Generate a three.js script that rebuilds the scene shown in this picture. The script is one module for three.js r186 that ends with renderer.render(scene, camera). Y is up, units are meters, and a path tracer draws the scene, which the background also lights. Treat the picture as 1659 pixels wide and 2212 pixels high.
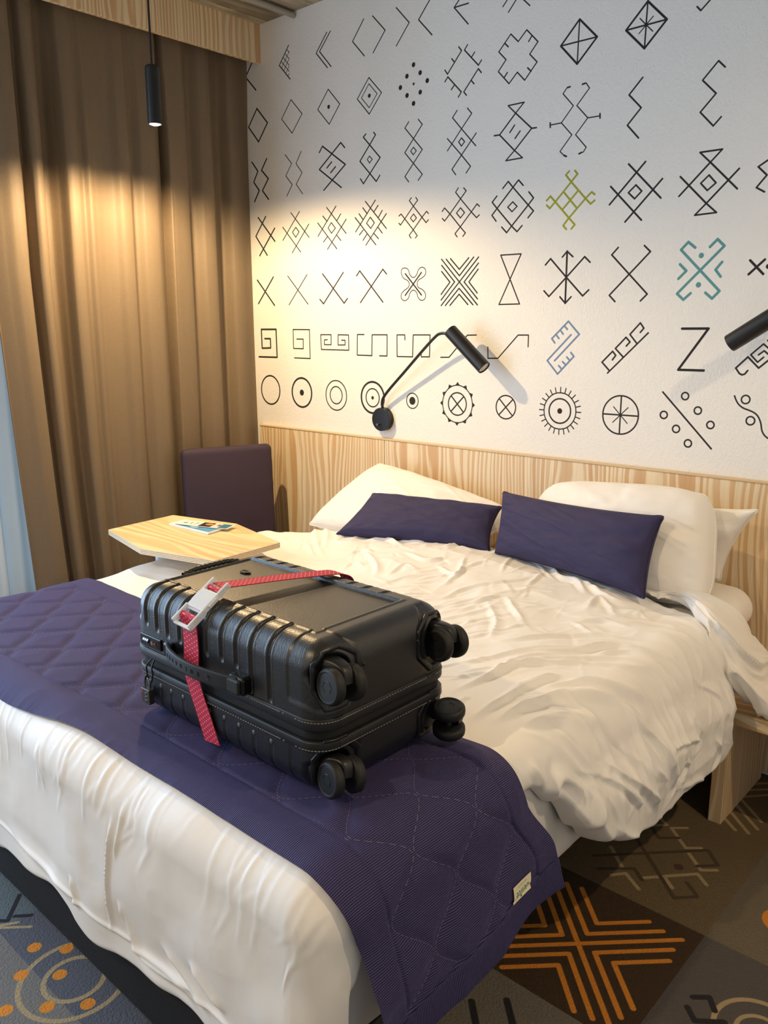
import * as THREE from 'three';
import { mergeGeometries, mergeVertices } from 'three/addons/utils/BufferGeometryUtils.js';
import { RoundedBoxGeometry } from 'three/addons/geometries/RoundedBoxGeometry.js';
import { RectAreaLightUniformsLib } from 'three/addons/lights/RectAreaLightUniformsLib.js';
import { TextGeometry } from 'three/addons/geometries/TextGeometry.js';
import { FontLoader } from 'three/addons/loaders/FontLoader.js';

// ---------------------------------------------------------------- camera, sky, lights, exposure
RectAreaLightUniformsLib.init();
const scene = new THREE.Scene();
const renderer = new THREE.WebGLRenderer({ antialias: true });
renderer.toneMapping = THREE.LinearToneMapping;
renderer.toneMappingExposure = 1.2;
renderer.shadowMap.enabled = true;
const camera = new THREE.PerspectiveCamera(2 * Math.atan(1106 / 1773.39) * 180 / Math.PI, 1659 / 2212, 0.05, 60);
camera.position.set(3.53, 1.48, 2.756);
camera.rotation.order = 'YXZ';
camera.rotation.set(-0.216816, 0.738164, -0.0022716);
scene.background = new THREE.Color(0.62, 0.78, 1.0);      // pale blue daylight sky outside the window

const daylight = new THREE.RectAreaLight(new THREE.Color(0.50, 0.72, 1.0), 5.4, 2.9, 2.2);   // sky light entering through the window opening
daylight.position.set(-0.06, 1.42, 2.05);
daylight.lookAt(4, 1.42, 2.05);
scene.add(daylight);
const WARM = new THREE.Color(1.0, 0.71, 0.38);
const pendantLight = new THREE.SpotLight(WARM, 6.6, 0, 1.46, 0.26, 2);
pendantLight.position.set(0.655, 2.224, 0.87);
pendantLight.target.position.set(0.655, 0, 0.87);
pendantLight.castShadow = true;
scene.add(pendantLight, pendantLight.target);
const DOWNLIGHTS = [[4.25, 1.2, 5.6], [1.95, 3.75, 7.5]];       // warm ceiling downlights beside and behind the viewer
for (const [x, z, i] of DOWNLIGHTS) {
  const l = new THREE.SpotLight(new THREE.Color(1.0, 0.74, 0.45), i, 0, 1.35, 0.4, 2);
  l.position.set(x, 2.85, z); l.target.position.set(x - 0.1, 0, z - 0.1); l.castShadow = true; l.shadow.radius = 1.5;
  scene.add(l, l.target);
}

// ---------------------------------------------------------------- helpers
let seed = 7;
const rnd = () => ((seed = (seed * 16807) % 2147483647) / 2147483647);
const V = (x, y, z) => new THREE.Vector3(x, y, z);
const clamp = (x, a, b) => Math.min(b, Math.max(a, x));
const lerp = (a, b, t) => a + (b - a) * t;
const sst = (a, b, x) => { const t = clamp((x - a) / (b - a), 0, 1); return t * t * (3 - 2 * t); };
function h2(x, y) { let h = Math.imul(x, 374761393) + Math.imul(y, 668265263) | 0; h = Math.imul(h ^ (h >>> 13), 1274126177); return ((h ^ (h >>> 16)) >>> 0) / 4294967295; }
function vn(x, y) {                                       // value noise 0..1
  const xi = Math.floor(x), yi = Math.floor(y), fx = x - xi, fy = y - yi;
  const u = fx * fx * fx * (fx * (fx * 6 - 15) + 10), v = fy * fy * fy * (fy * (fy * 6 - 15) + 10);
  return lerp(lerp(h2(xi, yi), h2(xi + 1, yi), u), lerp(h2(xi, yi + 1), h2(xi + 1, yi + 1), u), v);
}
function fbm(x, y, o = 4) { let s = 0, a = 0.5, n = 0; for (let i = 0; i < o; i++) { s += a * vn(x, y); n += a; x = x * 2.03 + 17.1; y = y * 2.03 + 9.7; a *= 0.5; } return s / n; }
const ridge = (x, y) => 1 - Math.abs(2 * vn(x, y) - 1);
function curve(pts) {                                     // smooth monotone-ish interpolation through [x, y] pairs
  return (x) => {
    if (x <= pts[0][0]) return pts[0][1];
    for (let i = 1; i < pts.length; i++) if (x <= pts[i][0]) return lerp(pts[i - 1][1], pts[i][1], sst(pts[i - 1][0], pts[i][0], x));
    return pts[pts.length - 1][1];
  };
}
const names = {};
function numbered(n) { names[n] = (names[n] ?? -1) + 1; return names[n] ? n + '_' + String(names[n]).padStart(3, '0') : n; }
function mesh(name, geo, mat, parent) { const m = new THREE.Mesh(geo, mat); m.name = parent === scene ? numbered(name) : name; m.castShadow = m.receiveShadow = true; parent.add(m); return m; }
function group(name, label, category, grp) { const g = new THREE.Group(); g.name = numbered(name); g.userData = { label, category }; if (grp) g.userData.group = grp; scene.add(g); return g; }
function tag(o, label, category, grp) { o.userData = { label, category }; if (grp) o.userData.group = grp; return o; }
function struct(o, label) { o.userData = { kind: 'structure', label, category: 'room' }; return o; }
const at = (g, x, y, z) => g.translate(x, y, z);
function box(x0, x1, y0, y1, z0, z1, r = 0) {
  const g = r ? new RoundedBoxGeometry(x1 - x0, y1 - y0, z1 - z0, 3, r) : new THREE.BoxGeometry(x1 - x0, y1 - y0, z1 - z0);
  return g.translate((x0 + x1) / 2, (y0 + y1) / 2, (z0 + z1) / 2);
}
function metreUV(g, axisU, axisV, k = 1, ou = 0, ov = 0) {        // uv in metres along two world axes, chosen per face for boxes
  const p = g.attributes.position, n = g.attributes.normal, uv = new Float32Array(p.count * 2);
  for (let i = 0; i < p.count; i++) {
    const c = [p.getX(i), p.getY(i), p.getZ(i)], a = [Math.abs(n.getX(i)), Math.abs(n.getY(i)), Math.abs(n.getZ(i))];
    const big = a.indexOf(Math.max(...a)); let u = axisU, v = axisV;
    if (big === u) u = [0, 1, 2].find((q) => q !== u && q !== v); else if (big === v) v = [0, 1, 2].find((q) => q !== u && q !== v);
    uv[2 * i] = (c[u] + ou) * k; uv[2 * i + 1] = (c[v] + ov) * k;
  }
  g.setAttribute('uv', new THREE.BufferAttribute(uv, 2)); return g;
}
function grid(nu, nv, fn, uvfn) {                          // fn(u, v) -> [x, y, z]
  const p = new Float32Array((nu + 1) * (nv + 1) * 3), t = new Float32Array((nu + 1) * (nv + 1) * 2), ix = [];
  for (let j = 0, k = 0; j <= nv; j++) for (let i = 0; i <= nu; i++, k++) {
    const q = fn(i / nu, j / nv); p.set(q, k * 3); const w = uvfn ? uvfn(i / nu, j / nv, q) : [i / nu, j / nv]; t[2 * k] = w[0]; t[2 * k + 1] = w[1];
  }
  for (let j = 0; j < nv; j++) for (let i = 0; i < nu; i++) { const a = j * (nu + 1) + i, b = a + nu + 1; ix.push(a, b, a + 1, a + 1, b, b + 1); }
  const g = new THREE.BufferGeometry();
  g.setAttribute('position', new THREE.BufferAttribute(p, 3)); g.setAttribute('uv', new THREE.BufferAttribute(t, 2)); g.setIndex(ix); g.computeVertexNormals(); return g;
}
function tube(pts, r, seg = 40, rs = 10, closed = false) { return new THREE.TubeGeometry(new THREE.CatmullRomCurve3(pts.map((q) => V(...q)), closed, 'centripetal'), seg, r, rs, closed); }
function lathe(pts, n = 40) { return new THREE.LatheGeometry(pts.map((q) => new THREE.Vector2(...q)), n); }
function orient(g, from, dir) { return g.applyQuaternion(new THREE.Quaternion().setFromUnitVectors(V(0, 1, 0), dir.clone().normalize())).translate(from.x, from.y, from.z); }
function plain(gs) { return mergeGeometries(gs.map((g) => { const q = g.index ? g.toNonIndexed() : g; for (const k of Object.keys(q.attributes)) if (!['position', 'normal', 'uv'].includes(k)) q.deleteAttribute(k); return q; })); }
const S2L = (v) => { v /= 255; return v <= 0.04045 ? v / 12.92 : ((v + 0.055) / 1.055) ** 2.4; };
const rgb = (r, g, b) => new THREE.Color().setRGB(S2L(r), S2L(g), S2L(b));
function dataTex(w, h, fn, srgb = true) {
  const d = new Uint8Array(w * h * 4);
  for (let j = 0, k = 0; j < h; j++) for (let i = 0; i < w; i++, k += 4) { const c = fn(i / w, j / h, i, j); d[k] = clamp(c[0], 0, 255); d[k + 1] = clamp(c[1], 0, 255); d[k + 2] = clamp(c[2], 0, 255); d[k + 3] = 255; }
  const t = new THREE.DataTexture(d, w, h); t.wrapS = t.wrapT = THREE.RepeatWrapping; t.magFilter = THREE.LinearFilter; if (srgb) t.colorSpace = THREE.SRGBColorSpace; t.needsUpdate = true; return t;
}
function mat(o) { return new THREE.MeshPhysicalMaterial(o); }
const tile = (x, n) => ((x % n) + n) % n;
function pn(x, y, px, py) {                                // periodic value noise, periods px, py (integers)
  const xi = Math.floor(x), yi = Math.floor(y), fx = x - xi, fy = y - yi, u = fx * fx * (3 - 2 * fx), v = fy * fy * (3 - 2 * fy);
  const g = (a, b) => h2(tile(a, px), tile(b, py) + 977);
  return lerp(lerp(g(xi, yi), g(xi + 1, yi), u), lerp(g(xi, yi + 1), g(xi + 1, yi + 1), u), v);
}

// ---------------------------------------------------------------- textures and materials
function woodTexture(seedv, light, dark, rings = 34, warp = 1) {      // 1 m x 1 m sheet of rotary-cut pine, grain along v
  return dataTex(1024, 1024, (u, v) => {
    const a = pn(u * 3 + seedv, v * 1, 3, 1) - 0.5, b = pn(u * 7, v * 2 + seedv, 7, 2) - 0.5, c = pn(u * 18, v * 5, 18, 5) - 0.5, d = pn(u * 60, v * 10, 60, 10) - 0.5;
    const r = u * rings + warp * (6 * a + 2.6 * b + 0.8 * c) + 0.22 * d;
    const f = r - Math.floor(r), wide = 0.2 + 0.55 * h2(Math.floor(r) + 31 * seedv, 5);
    let k = sst(1 - wide - 0.16, 1 - wide + 0.05, f) * (1 - sst(0.94, 1.0, f));
    k *= 0.55 + 0.45 * h2(Math.floor(r) + 7, 11 + seedv);
    const fibre = (pn(u * 300, v * 8, 300, 8) - 0.5) * 9 + (pn(u * 90, v * 3, 90, 3) - 0.5) * 8;
    return [0, 1, 2].map((i) => lerp(light[i], dark[i], k) + fibre);
  });
}
const woodA = woodTexture(2, [230, 212, 177], [206, 168, 122], 40, 1.0);
const woodB = woodTexture(5, [232, 215, 183], [207, 169, 125], 42, 1.2);
const woodC = woodTexture(8, [236, 210, 162], [220, 184, 130], 22, 1.0);
const M = {};
M.pine = mat({ map: woodA, roughness: 0.5 });
M.pineB = mat({ map: woodB, roughness: 0.5 });
M.pineTable = mat({ map: woodC, roughness: 0.45 });
M.pineEdge = mat({ color: rgb(214, 186, 142), roughness: 0.6 });
const plyEdge = dataTex(64, 64, (u, v) => { const k = Math.floor(v * 7) % 2, n = (pn(u * 24, v * 40, 24, 40) - 0.5) * 30; return k ? [176 + n, 150 + n, 118 + n] : [222 + n, 206 + n, 178 + n]; });
M.plyEdge = mat({ map: plyEdge, roughness: 0.7 });
const noiseBump = dataTex(512, 512, (u, v) => { const n = 150 * pn(u * 128, v * 128, 128, 128) + 105 * pn(u * 256, v * 256, 256, 256); return [n, n, n]; }, false);
const weaveBump = dataTex(128, 128, (u, v, i, j) => { const n = 110 + 60 * Math.sin(i * Math.PI / 2) * 0.5 + 60 * Math.sin(j * Math.PI / 2) * 0.5 + 40 * h2(i, j); return [n, n, n]; }, false);
const rep = (t, x, y) => { const c = t.clone(); c.repeat.set(x, y); c.needsUpdate = true; return c; };
M.white = mat({ color: rgb(236, 234, 229), roughness: 0.9, bumpMap: rep(noiseBump, 1.5, 1.5), bumpScale: 0.0012 });
M.cotton = mat({ color: rgb(240, 237, 232), roughness: 0.52, side: THREE.DoubleSide });
const curtainMap = dataTex(256, 256, (u, v, i, j) => { const n = (h2(i, j) - 0.5) * 8 + (pn(u * 64, v * 24, 64, 24) - 0.5) * 4; return [120 + n, 104 + n, 84 + n]; });
M.curtain = mat({ map: rep(curtainMap, 5, 5), roughness: 0.6, side: THREE.DoubleSide });
M.sheer = mat({ color: rgb(172, 175, 172), roughness: 1, transmission: 0.1, thickness: 0, side: THREE.DoubleSide });
M.black = mat({ color: rgb(20, 20, 22), roughness: 0.42 });
M.blackFabric = mat({ color: rgb(14, 14, 18), roughness: 0.95, bumpMap: rep(noiseBump, 3, 3), bumpScale: 0.001 });
M.navy = mat({ color: rgb(44, 39, 78), roughness: 0.75, side: THREE.DoubleSide });
M.chair = mat({ color: rgb(58, 44, 62), roughness: 0.72 });
M.metal = mat({ color: rgb(150, 150, 150), roughness: 0.3, metalness: 1 });
M.paint = mat({ color: rgb(224, 222, 216), roughness: 0.9 });
M.glass = mat({ color: 0xffffff, transmission: 1, roughness: 0.02, thickness: 0 });
M.frame = mat({ color: rgb(90, 92, 95), roughness: 0.5 });
const concrete = dataTex(1024, 1024, (u, v) => {
  const board = Math.floor(u * 10), edge = Math.min(tile(u * 10, 1), 1 - tile(u * 10, 1));
  let n = 60 * (fbm(u * 6, v * 6 + board * 3.1, 5) - 0.5) + 34 * (pn(u * 90, v * 8, 90, 8) - 0.5) + 26 * (h2(board, 3) - 0.5);
  if (edge < 0.035 && vn(u * 40, v * 30) > 0.3) n -= 46;
  return [158 + n, 147 + n, 124 + n * 0.95];
});
M.concrete = mat({ map: concrete, roughness: 0.9 });

// ---------------------------------------------------------------- printed wall
// strokes printed on the wall, in millimetres: [ink, width, flags, points]
const PRINT = [["k",6.2,0,[181,2740,124,2681,198,2611]],["k",4.6,0,[440,2755,373,2684,445,2613]],["k",2.7,0,[387,2698,440,2646]],["k",2.7,0,[388,2670,443,2729]],["k",2.7,0,[400,2713,441,2672]],["k",2.7,0,[402,2655,442,2699]],["k",2.6,0,[413,2727,442,2699]],["k",2.7,0,[416,2641,440,2668]],["k",2.6,0,[427,2741,443,2725]],["k",2.7,0,[431,2627,439,2637]],["k",4.4,0,[691,2754,622,2685,692,2613]],
["k",4.4,0,[714,2754,644,2687,715,2613]],["k",4.3,0,[914,2756,848,2684,916,2615]],["k",4.2,0,[965,2756,1035,2687,967,2616]],["k",4.1,0,[1096,2756,1165,2686,1096,2615]],["k",4.5,0,[1283,2756,1214,2685,1283,2616]],["k",4.4,0,[1430,2722,1391,2687,1459,2615]],["k",4.4,0,[1391,2687,1459,2686]],["k",6.4,1,[201,2528,276,2453,206,2378,134,2455]],["k",3.7,1,[448,2525,521,2453,450,2381,379,2453]],
["k",3.9,1,[695,2525,766,2453,698,2381,626,2453]],["k",3.9,8,[696,2453,8.4]],["k",4.0,1,[942,2526,1014,2455,943,2383,873,2454]],["k",3.1,1,[942,2502,989,2455,943,2408,898,2454]],["k",3.7,8,[944,2455,8.1]],["k",3.5,8,[1189,2527,9.1]],["k",3.5,8,[1224,2491,9.1]],["k",3.5,8,[1261,2455,9.0]],["k",3.5,8,[1225,2419,9.1]],["k",3.6,8,[1190,2383,9.3]],["k",3.6,8,[1155,2419,9.3]],
["k",3.6,8,[1119,2455,9.3]],["k",3.6,8,[1154,2491,9.2]],["k",3.5,8,[1190,2456,5.3]],["k",4.5,0,[1416,2545,1430,2529,1363,2459,1350,2476]],["k",4.5,0,[1395,2497,1383,2510]],["k",4.4,0,[1458,2544,1444,2528,1511,2462,1525,2477]],["k",4.4,0,[1479,2497,1492,2511]],["k",4.5,0,[1525,2434,1511,2450,1444,2381,1457,2367]],["k",4.5,0,[1478,2416,1492,2401]],
["k",4.6,0,[1351,2434,1365,2449,1432,2383,1418,2367]],["k",4.6,0,[1398,2414,1383,2400]],["k",6.8,0,[150,2293,193,2246,159,2199,199,2156,160,2108]],["k",6.7,0,[262,2294,221,2247,270,2203,223,2153,267,2109]],["k",3.7,0,[397,2294,441,2250,398,2200,442,2156,401,2109]],["k",3.6,0,[510,2294,472,2246,512,2201,470,2155,513,2108]],["k",5.7,0,[631,2272,652,2296,796,2201,656,2108]],
["k",5.6,0,[793,2271,769,2295,629,2200,769,2108]],["k",5.7,0,[679,2201,710,2222]],["k",5.7,0,[703,2178,734,2199]],["k",5.1,0,[923,2307,907,2297,1005,2202,906,2108,888,2130]],["k",5.1,0,[968,2307,979,2296,886,2202,982,2109,1003,2131]],["k",3.8,1,[943,2216,959,2201,943,2188,930,2204]],["k",4.0,0,[1165,2318,1144,2297,1238,2202,1145,2109,1166,2086]],
["k",4.0,0,[1216,2319,1237,2297,1144,2202,1239,2107,1217,2086]],["k",3.7,1,[1191,2217,1206,2201,1190,2188,1176,2204]],["k",4.0,0,[1413,2320,1391,2297,1436,2250,1506,2179]],["k",4.0,0,[1463,2320,1484,2298,1436,2250,1368,2179]],["k",4.1,0,[1367,2224,1438,2154,1483,2107,1462,2085]],["k",4.1,0,[1507,2224,1438,2154,1392,2107,1411,2085]],["k",4.1,1,[1437,2217,1452,2201,1437,2187,1423,2204]],
["k",4.0,0,[1616,2637,1645,2666]],["k",4.0,0,[1641,2613,1683,2657]],["k",3.9,0,[1686,2656,1732,2613]],["k",4.1,1,[1654,2538,1687,2506,1722,2537,1771,2488,1738,2454,1770,2422,1720,2371,1687,2404,1652,2372,1603,2422,1636,2456,1603,2489]],["k",4.7,0,[1628,2513,1644,2498]],["k",4.6,0,[1745,2513,1732,2497]],["k",4.7,0,[1631,2398,1643,2411]],["k",4.6,0,[1746,2396,1731,2410]],
["k",6.0,1,[1935,2523,2005,2453,1933,2383,1865,2454]],["k",4.4,0,[1935,2523,1933,2383]],["k",4.4,0,[1865,2454,2005,2453]],["k",6.2,1,[2181,2520,2250,2451,2179,2381,2110,2450]],["k",4.7,0,[2181,2520,2179,2381]],["k",4.7,0,[2110,2450,2250,2451]],["k",3.1,0,[2157,2475,2180,2451,2204,2427]],["k",3.1,0,[2203,2471,2180,2451,2157,2430]],["k",3.1,8,[2180,2451,5.2]],
["k",4.4,0,[2346,2465,2359,2451,2396,2483]],["k",4.8,1,[1685,2266,1757,2203,1685,2137,1616,2201]],["k",4.2,1,[1685,2266,1651,2297,1721,2297]],["k",4.2,1,[1685,2137,1721,2107,1647,2106]],["k",4.7,0,[1757,2203,1777,2202]],["k",4.9,0,[1616,2201,1592,2202]],["k",4.8,0,[1682,2225,1662,2203]],["k",4.8,0,[1707,2201,1686,2179]],
["k",3.4,0,[1909,2315,1898,2315,1882,2297,1925,2251,1880,2202,1924,2156,1879,2107,1900,2088]],["k",3.4,0,[1957,2314,1971,2316,1985,2297,1939,2249,1984,2202,1939,2154,1983,2107,1973,2093,1956,2089]],["k",3.5,0,[1880,2202,1834,2202]],["k",3.4,0,[1984,2202,2031,2201]],["k",5.1,0,[1900,2314,1909,2315]],["k",5.0,0,[1957,2314,1967,2315]],["k",5.2,0,[1896,2092,1906,2087]],
["k",5.2,0,[1956,2089,1965,2092]],["k",5.2,0,[1834,2209,1835,2194]],["k",5.0,0,[2030,2208,2031,2194]],["k",4.9,0,[2179,2294,2134,2249,2180,2202,2134,2155,2177,2109]],["k",4.6,0,[2449,2273,2427,2295,2381,2248,2427,2202,2381,2155,2426,2108,2449,2131]],["k",6.7,0,[184,2031,305,1911]],["k",6.7,0,[241,2031,161,1944,244,1849]],["k",6.7,0,[306,1971,186,1850]],["k",4.3,0,[427,2032,551,1911]],
["k",4.3,0,[488,2032,365,1911]],["k",4.4,0,[366,1971,490,1849]],["k",4.3,0,[551,1970,430,1849]],["k",4.3,1,[460,1963,482,1941,458,1918,435,1943]],["k",4.4,0,[673,2032,796,1910]],["k",4.5,0,[733,2032,612,1911]],["k",4.5,0,[612,1970,735,1848]],["k",4.5,0,[797,1970,674,1849]],["k",4.5,0,[647,1997,674,1972]],["k",4.4,0,[763,1996,738,1970]],["k",4.5,0,[737,1906,762,1882]],
["k",4.5,0,[676,1906,648,1883]],["k",4.1,1,[702,1964,728,1938,702,1918,680,1943]],["k",4.6,0,[917,2034,1040,1912]],["k",4.6,0,[976,2033,856,1912]],["k",4.7,0,[854,1972,978,1849]],["k",4.6,0,[1040,1972,918,1851]],["k",4.6,0,[992,2010,968,1987]],["k",4.6,0,[1016,1987,994,1961]],["k",4.6,0,[901,2009,927,1982]],["k",4.7,0,[878,1986,902,1960]],["k",4.6,0,[993,1919,1016,1895]],
["k",4.6,0,[968,1896,994,1873]],["k",4.7,0,[902,1916,879,1897]],["k",4.7,0,[924,1896,901,1873]],["k",4.3,1,[946,1966,970,1941,948,1919,923,1943]],["k",4.1,0,[1181,2022,1170,2012,1192,1988,1239,1940,1261,1917,1273,1927]],["k",4.1,0,[1205,2021,1215,2009,1192,1988,1145,1942,1121,1919,1112,1927]],["k",4.1,0,[1112,1956,1124,1963,1145,1942,1192,1894,1214,1869,1204,1861]],
["k",4.1,0,[1273,1952,1263,1961,1239,1940,1192,1894,1170,1874,1180,1862]],["k",3.8,1,[1193,1957,1209,1940,1192,1926,1176,1942]],["k",4.2,0,[1425,2034,1412,2019,1437,1992,1491,1938,1517,1914,1530,1923]],["k",4.2,0,[1452,2031,1464,2019,1437,1992,1385,1940,1358,1915,1346,1926]],["k",4.3,0,[1345,1953,1357,1965,1385,1940,1438,1886,1464,1861,1452,1849]],
["k",4.2,0,[1530,1955,1518,1965,1491,1938,1438,1886,1412,1862,1423,1849]],["k",4.2,1,[1438,1958,1458,1938,1438,1920,1418,1940]],["k",4.9,0,[1637,2009,1661,2031,1683,2008,1753,1938,1777,1915,1754,1893]],["k",5.0,0,[1728,2010,1707,2031,1683,2008,1613,1939,1590,1916,1610,1893]],["k",5.0,0,[1754,1984,1775,1961,1753,1938,1682,1869,1660,1847,1637,1869]],
["k",5.0,0,[1611,1984,1590,1964,1613,1939,1682,1869,1707,1847,1729,1867]],["k",4.3,1,[1684,1956,1704,1938,1682,1921,1662,1939]],["g",6.4,0,[1920,2036,1907,2025,1930,1999]],["g",6.4,0,[1943,2035,1954,2023,1930,1999]],["g",6.5,0,[1901,1968,1958,1907]],["g",6.5,0,[1959,1966,1900,1909]],["g",6.4,0,[1990,1937,2013,1956,2025,1947]],["g",6.4,0,[1990,1937,2011,1917,2026,1927]],
["g",6.6,0,[1868,1938,1847,1959,1832,1946]],["g",6.6,0,[1868,1938,1846,1917,1833,1929]],["g",6.6,0,[1927,1877,1905,1853,1918,1839]],["g",6.5,0,[1927,1877,1952,1852,1939,1839]],["g",6.5,1,[1930,1999,1990,1937,1927,1877,1868,1938]],["k",5.5,0,[2147,2031,2269,1910]],["k",5.6,0,[2207,2031,2084,1907]],["k",5.6,0,[2270,1970,2146,1845]],["k",5.6,0,[2085,1966,2205,1846]],
["k",5.0,1,[2178,1961,2200,1939,2176,1917,2152,1939]],["k",5.2,0,[2426,2001,2517,1912]],["k",5.3,0,[2426,2001,2331,1909]],["k",5.2,0,[2518,1971,2423,1878]],["k",5.3,0,[2331,1969,2423,1878]],["k",4.7,1,[2426,2001,2390,2035,2461,2035]],["k",4.8,1,[2423,1878,2458,1847,2388,1845]],["k",4.7,1,[2425,1963,2449,1937,2423,1917,2400,1941]],["k",4.9,0,[2613,1991,2575,1969,2603,1942,2575,1909,2600,1894]],
["k",6.9,0,[161,1733,288,1607]],["k",6.9,0,[285,1743,164,1618]],["k",4.5,0,[393,1743,534,1607]],["k",4.4,0,[531,1743,397,1607]],["k",5.7,0,[638,1742,778,1606,800,1626]],["k",5.7,0,[775,1742,641,1606,617,1627]],["k",5.5,0,[859,1723,879,1744,1019,1605]],["k",5.4,0,[1041,1723,1019,1744,882,1606]],["k",5.9,0,[1149,1719,1239,1629]],["k",5.9,0,[1238,1720,1149,1630]],
["k",3.3,3,[1124,1722,1128,1741,1149,1744,1167,1736,1173,1713,1194,1698,1214,1712,1220,1733,1241,1744,1261,1734,1263,1712,1242,1697,1220,1691,1214,1674,1220,1659,1247,1651,1264,1631,1260,1612,1241,1604,1221,1615,1214,1641,1194,1653,1175,1641,1168,1615,1145,1605,1125,1616,1124,1636,1145,1652,1167,1661,1173,1677,1163,1692,1140,1698]],["k",4.9,0,[1391,1767,1437,1723,1483,1765]],
["k",4.9,0,[1369,1766,1438,1698,1507,1766]],["k",4.9,0,[1345,1767,1438,1674,1531,1765]],["k",5.0,0,[1346,1583,1438,1674,1530,1582]],["k",5.0,0,[1368,1583,1437,1649,1508,1583]],["k",5.0,0,[1392,1583,1438,1626,1483,1584]],["k",5.0,0,[1346,1743,1414,1675,1345,1605]],["k",5.1,0,[1346,1719,1390,1675,1345,1628]],["k",4.9,0,[1531,1742,1462,1673,1530,1605]],["k",4.9,0,[1530,1719,1486,1672,1528,1628]],
["k",4.5,1,[1636,1766,1729,1765,1634,1581,1729,1581]],["k",6.7,0,[1926,1762,1927,1579]],["k",5.4,0,[1907,1743,1926,1762,1950,1742]],["k",5.6,0,[1904,1602,1927,1579,1950,1601]],["k",5.5,0,[1837,1719,1858,1740,1927,1671,1997,1603,2020,1623]],["k",5.5,0,[2020,1719,1998,1739,1927,1671,1857,1605,1835,1626]],["k",5.2,0,[2126,1762,2103,1739,2243,1602,2220,1580]],
["k",5.2,0,[2222,1762,2245,1741,2102,1602,2125,1580]],["t",8.2,0,[2398,1744,2374,1763,2351,1740,2488,1604,2466,1581,2443,1600]],["t",8.2,0,[2446,1743,2469,1765,2492,1743,2348,1600,2371,1580,2394,1600]],["t",8.3,0,[2351,1694,2374,1672,2349,1648]],["t",8.1,0,[2489,1694,2470,1671,2488,1649]],["t",3.3,8,[2420,1718,8.7]],["t",3.3,8,[2418,1626,8.8]],["k",6.8,0,[2576,1694,2619,1651]],
["k",6.8,0,[2620,1694,2575,1652]],["k",3.1,8,[2632,1673,7.3]],["k",7.8,0,[179,1490,294,1490,296,1352,154,1352]],["k",7.8,0,[179,1490,181,1396,248,1398,248,1444,204,1444]],["k",5.0,0,[447,1443,494,1443,493,1397,422,1398,422,1489,540,1488,541,1351,427,1352]],["k",4.8,0,[663,1441,643,1440,642,1418,688,1418,689,1464,618,1464,621,1395,805,1394,804,1463,736,1464,735,1417,781,1418,781,1439,758,1439]],
["k",4.9,0,[903,1465,861,1465,859,1373,951,1372,953,1464,1044,1464,1043,1372,998,1372]],["k",4.7,0,[1148,1443,1147,1464,1102,1464,1103,1371,1192,1371,1195,1464,1288,1464,1286,1373,1241,1372,1240,1394]],["k",4.5,0,[1347,1372,1391,1373,1483,1463,1528,1464]],["k",4.3,0,[1586,1417,1588,1373,1636,1374,1727,1464,1774,1464,1774,1420]],["b",6.4,0,[1890,1436,1877,1451,1944,1514,1991,1467,1893,1370]],
["b",6.4,0,[1957,1465,1861,1370,1908,1321,1973,1387,1960,1401]],["b",6.4,0,[1896,1464,1907,1452]],["b",6.3,0,[1913,1481,1924,1468]],["b",6.3,0,[1929,1497,1941,1485]],["b",6.4,0,[1924,1340,1911,1352]],["b",6.4,0,[1940,1356,1927,1367]],["b",6.4,0,[1957,1372,1944,1384]],["k",5.0,0,[2112,1331,2256,1472]],["k",5.4,0,[2118,1340,2088,1369,2127,1408,2140,1394,2128,1378]],
["k",5.3,0,[2168,1389,2137,1418,2175,1457,2191,1441,2178,1427]],["k",5.2,0,[2216,1437,2189,1467,2225,1506,2239,1488,2227,1474]],["k",7.4,0,[2374,1486,2463,1486,2371,1350,2458,1350]],["k",5.1,0,[2599,1354,2591,1343,2583,1340,2574,1344,2561,1361,2596,1397,2632,1363,2666,1394]],["k",4.6,0,[2644,1397,2627,1381,2604,1404,2640,1438,2663,1419]],["k",4.6,0,[2628,1404,2644,1417,2665,1400]],
["k",5.3,0,[2652,1449,2659,1443]],["k",7.3,4,[237,1186,72.4]],["k",8.6,4,[475,1184,71.2]],["k",4.7,8,[475,1184,14.9]],["k",4.9,4,[717,1182,69.9]],["k",4.9,4,[717,1183,40.6]],["k",8.7,4,[954,1184,70.7]],["k",5.1,4,[954,1183,41.1]],["k",4.3,8,[954,1183,7.9]],["k",4.1,4,[1192,1182,33.2]],["k",4.1,8,[1192,1182,17.3]],["k",3.8,4,[1438,1182,77.6]],["k",0,16,[1425,1258,1438,1273,1451,1258]],
["k",0,16,[1465,1255,1483,1261,1488,1242]],["k",0,16,[1498,1232,1517,1227,1511,1209]],["k",0,16,[1514,1195,1529,1182,1514,1169]],["k",0,16,[1511,1155,1517,1137,1498,1132]],["k",0,16,[1488,1122,1483,1103,1465,1109]],["k",0,16,[1451,1106,1438,1091,1425,1106]],["k",0,16,[1411,1109,1393,1103,1388,1122]],["k",0,16,[1378,1132,1359,1137,1365,1155]],["k",0,16,[1362,1169,1347,1182,1362,1195]],
["k",0,16,[1365,1209,1359,1227,1378,1232]],["k",0,16,[1388,1242,1393,1261,1411,1255]],["k",5.0,4,[1438,1182,46.7]],["k",5.4,0,[1406,1150,1470,1214]],["k",5.4,0,[1406,1214,1470,1150]],["k",4.8,4,[1680,1183,46.2]],["k",4.8,0,[1648,1151,1712,1215]],["k",4.8,0,[1648,1215,1712,1151]],["k",3.9,8,[1924,1183,10.4]],["k",5.2,4,[1924,1183,46.2]],["k",3.9,4,[1924,1183,68.4]],
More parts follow.
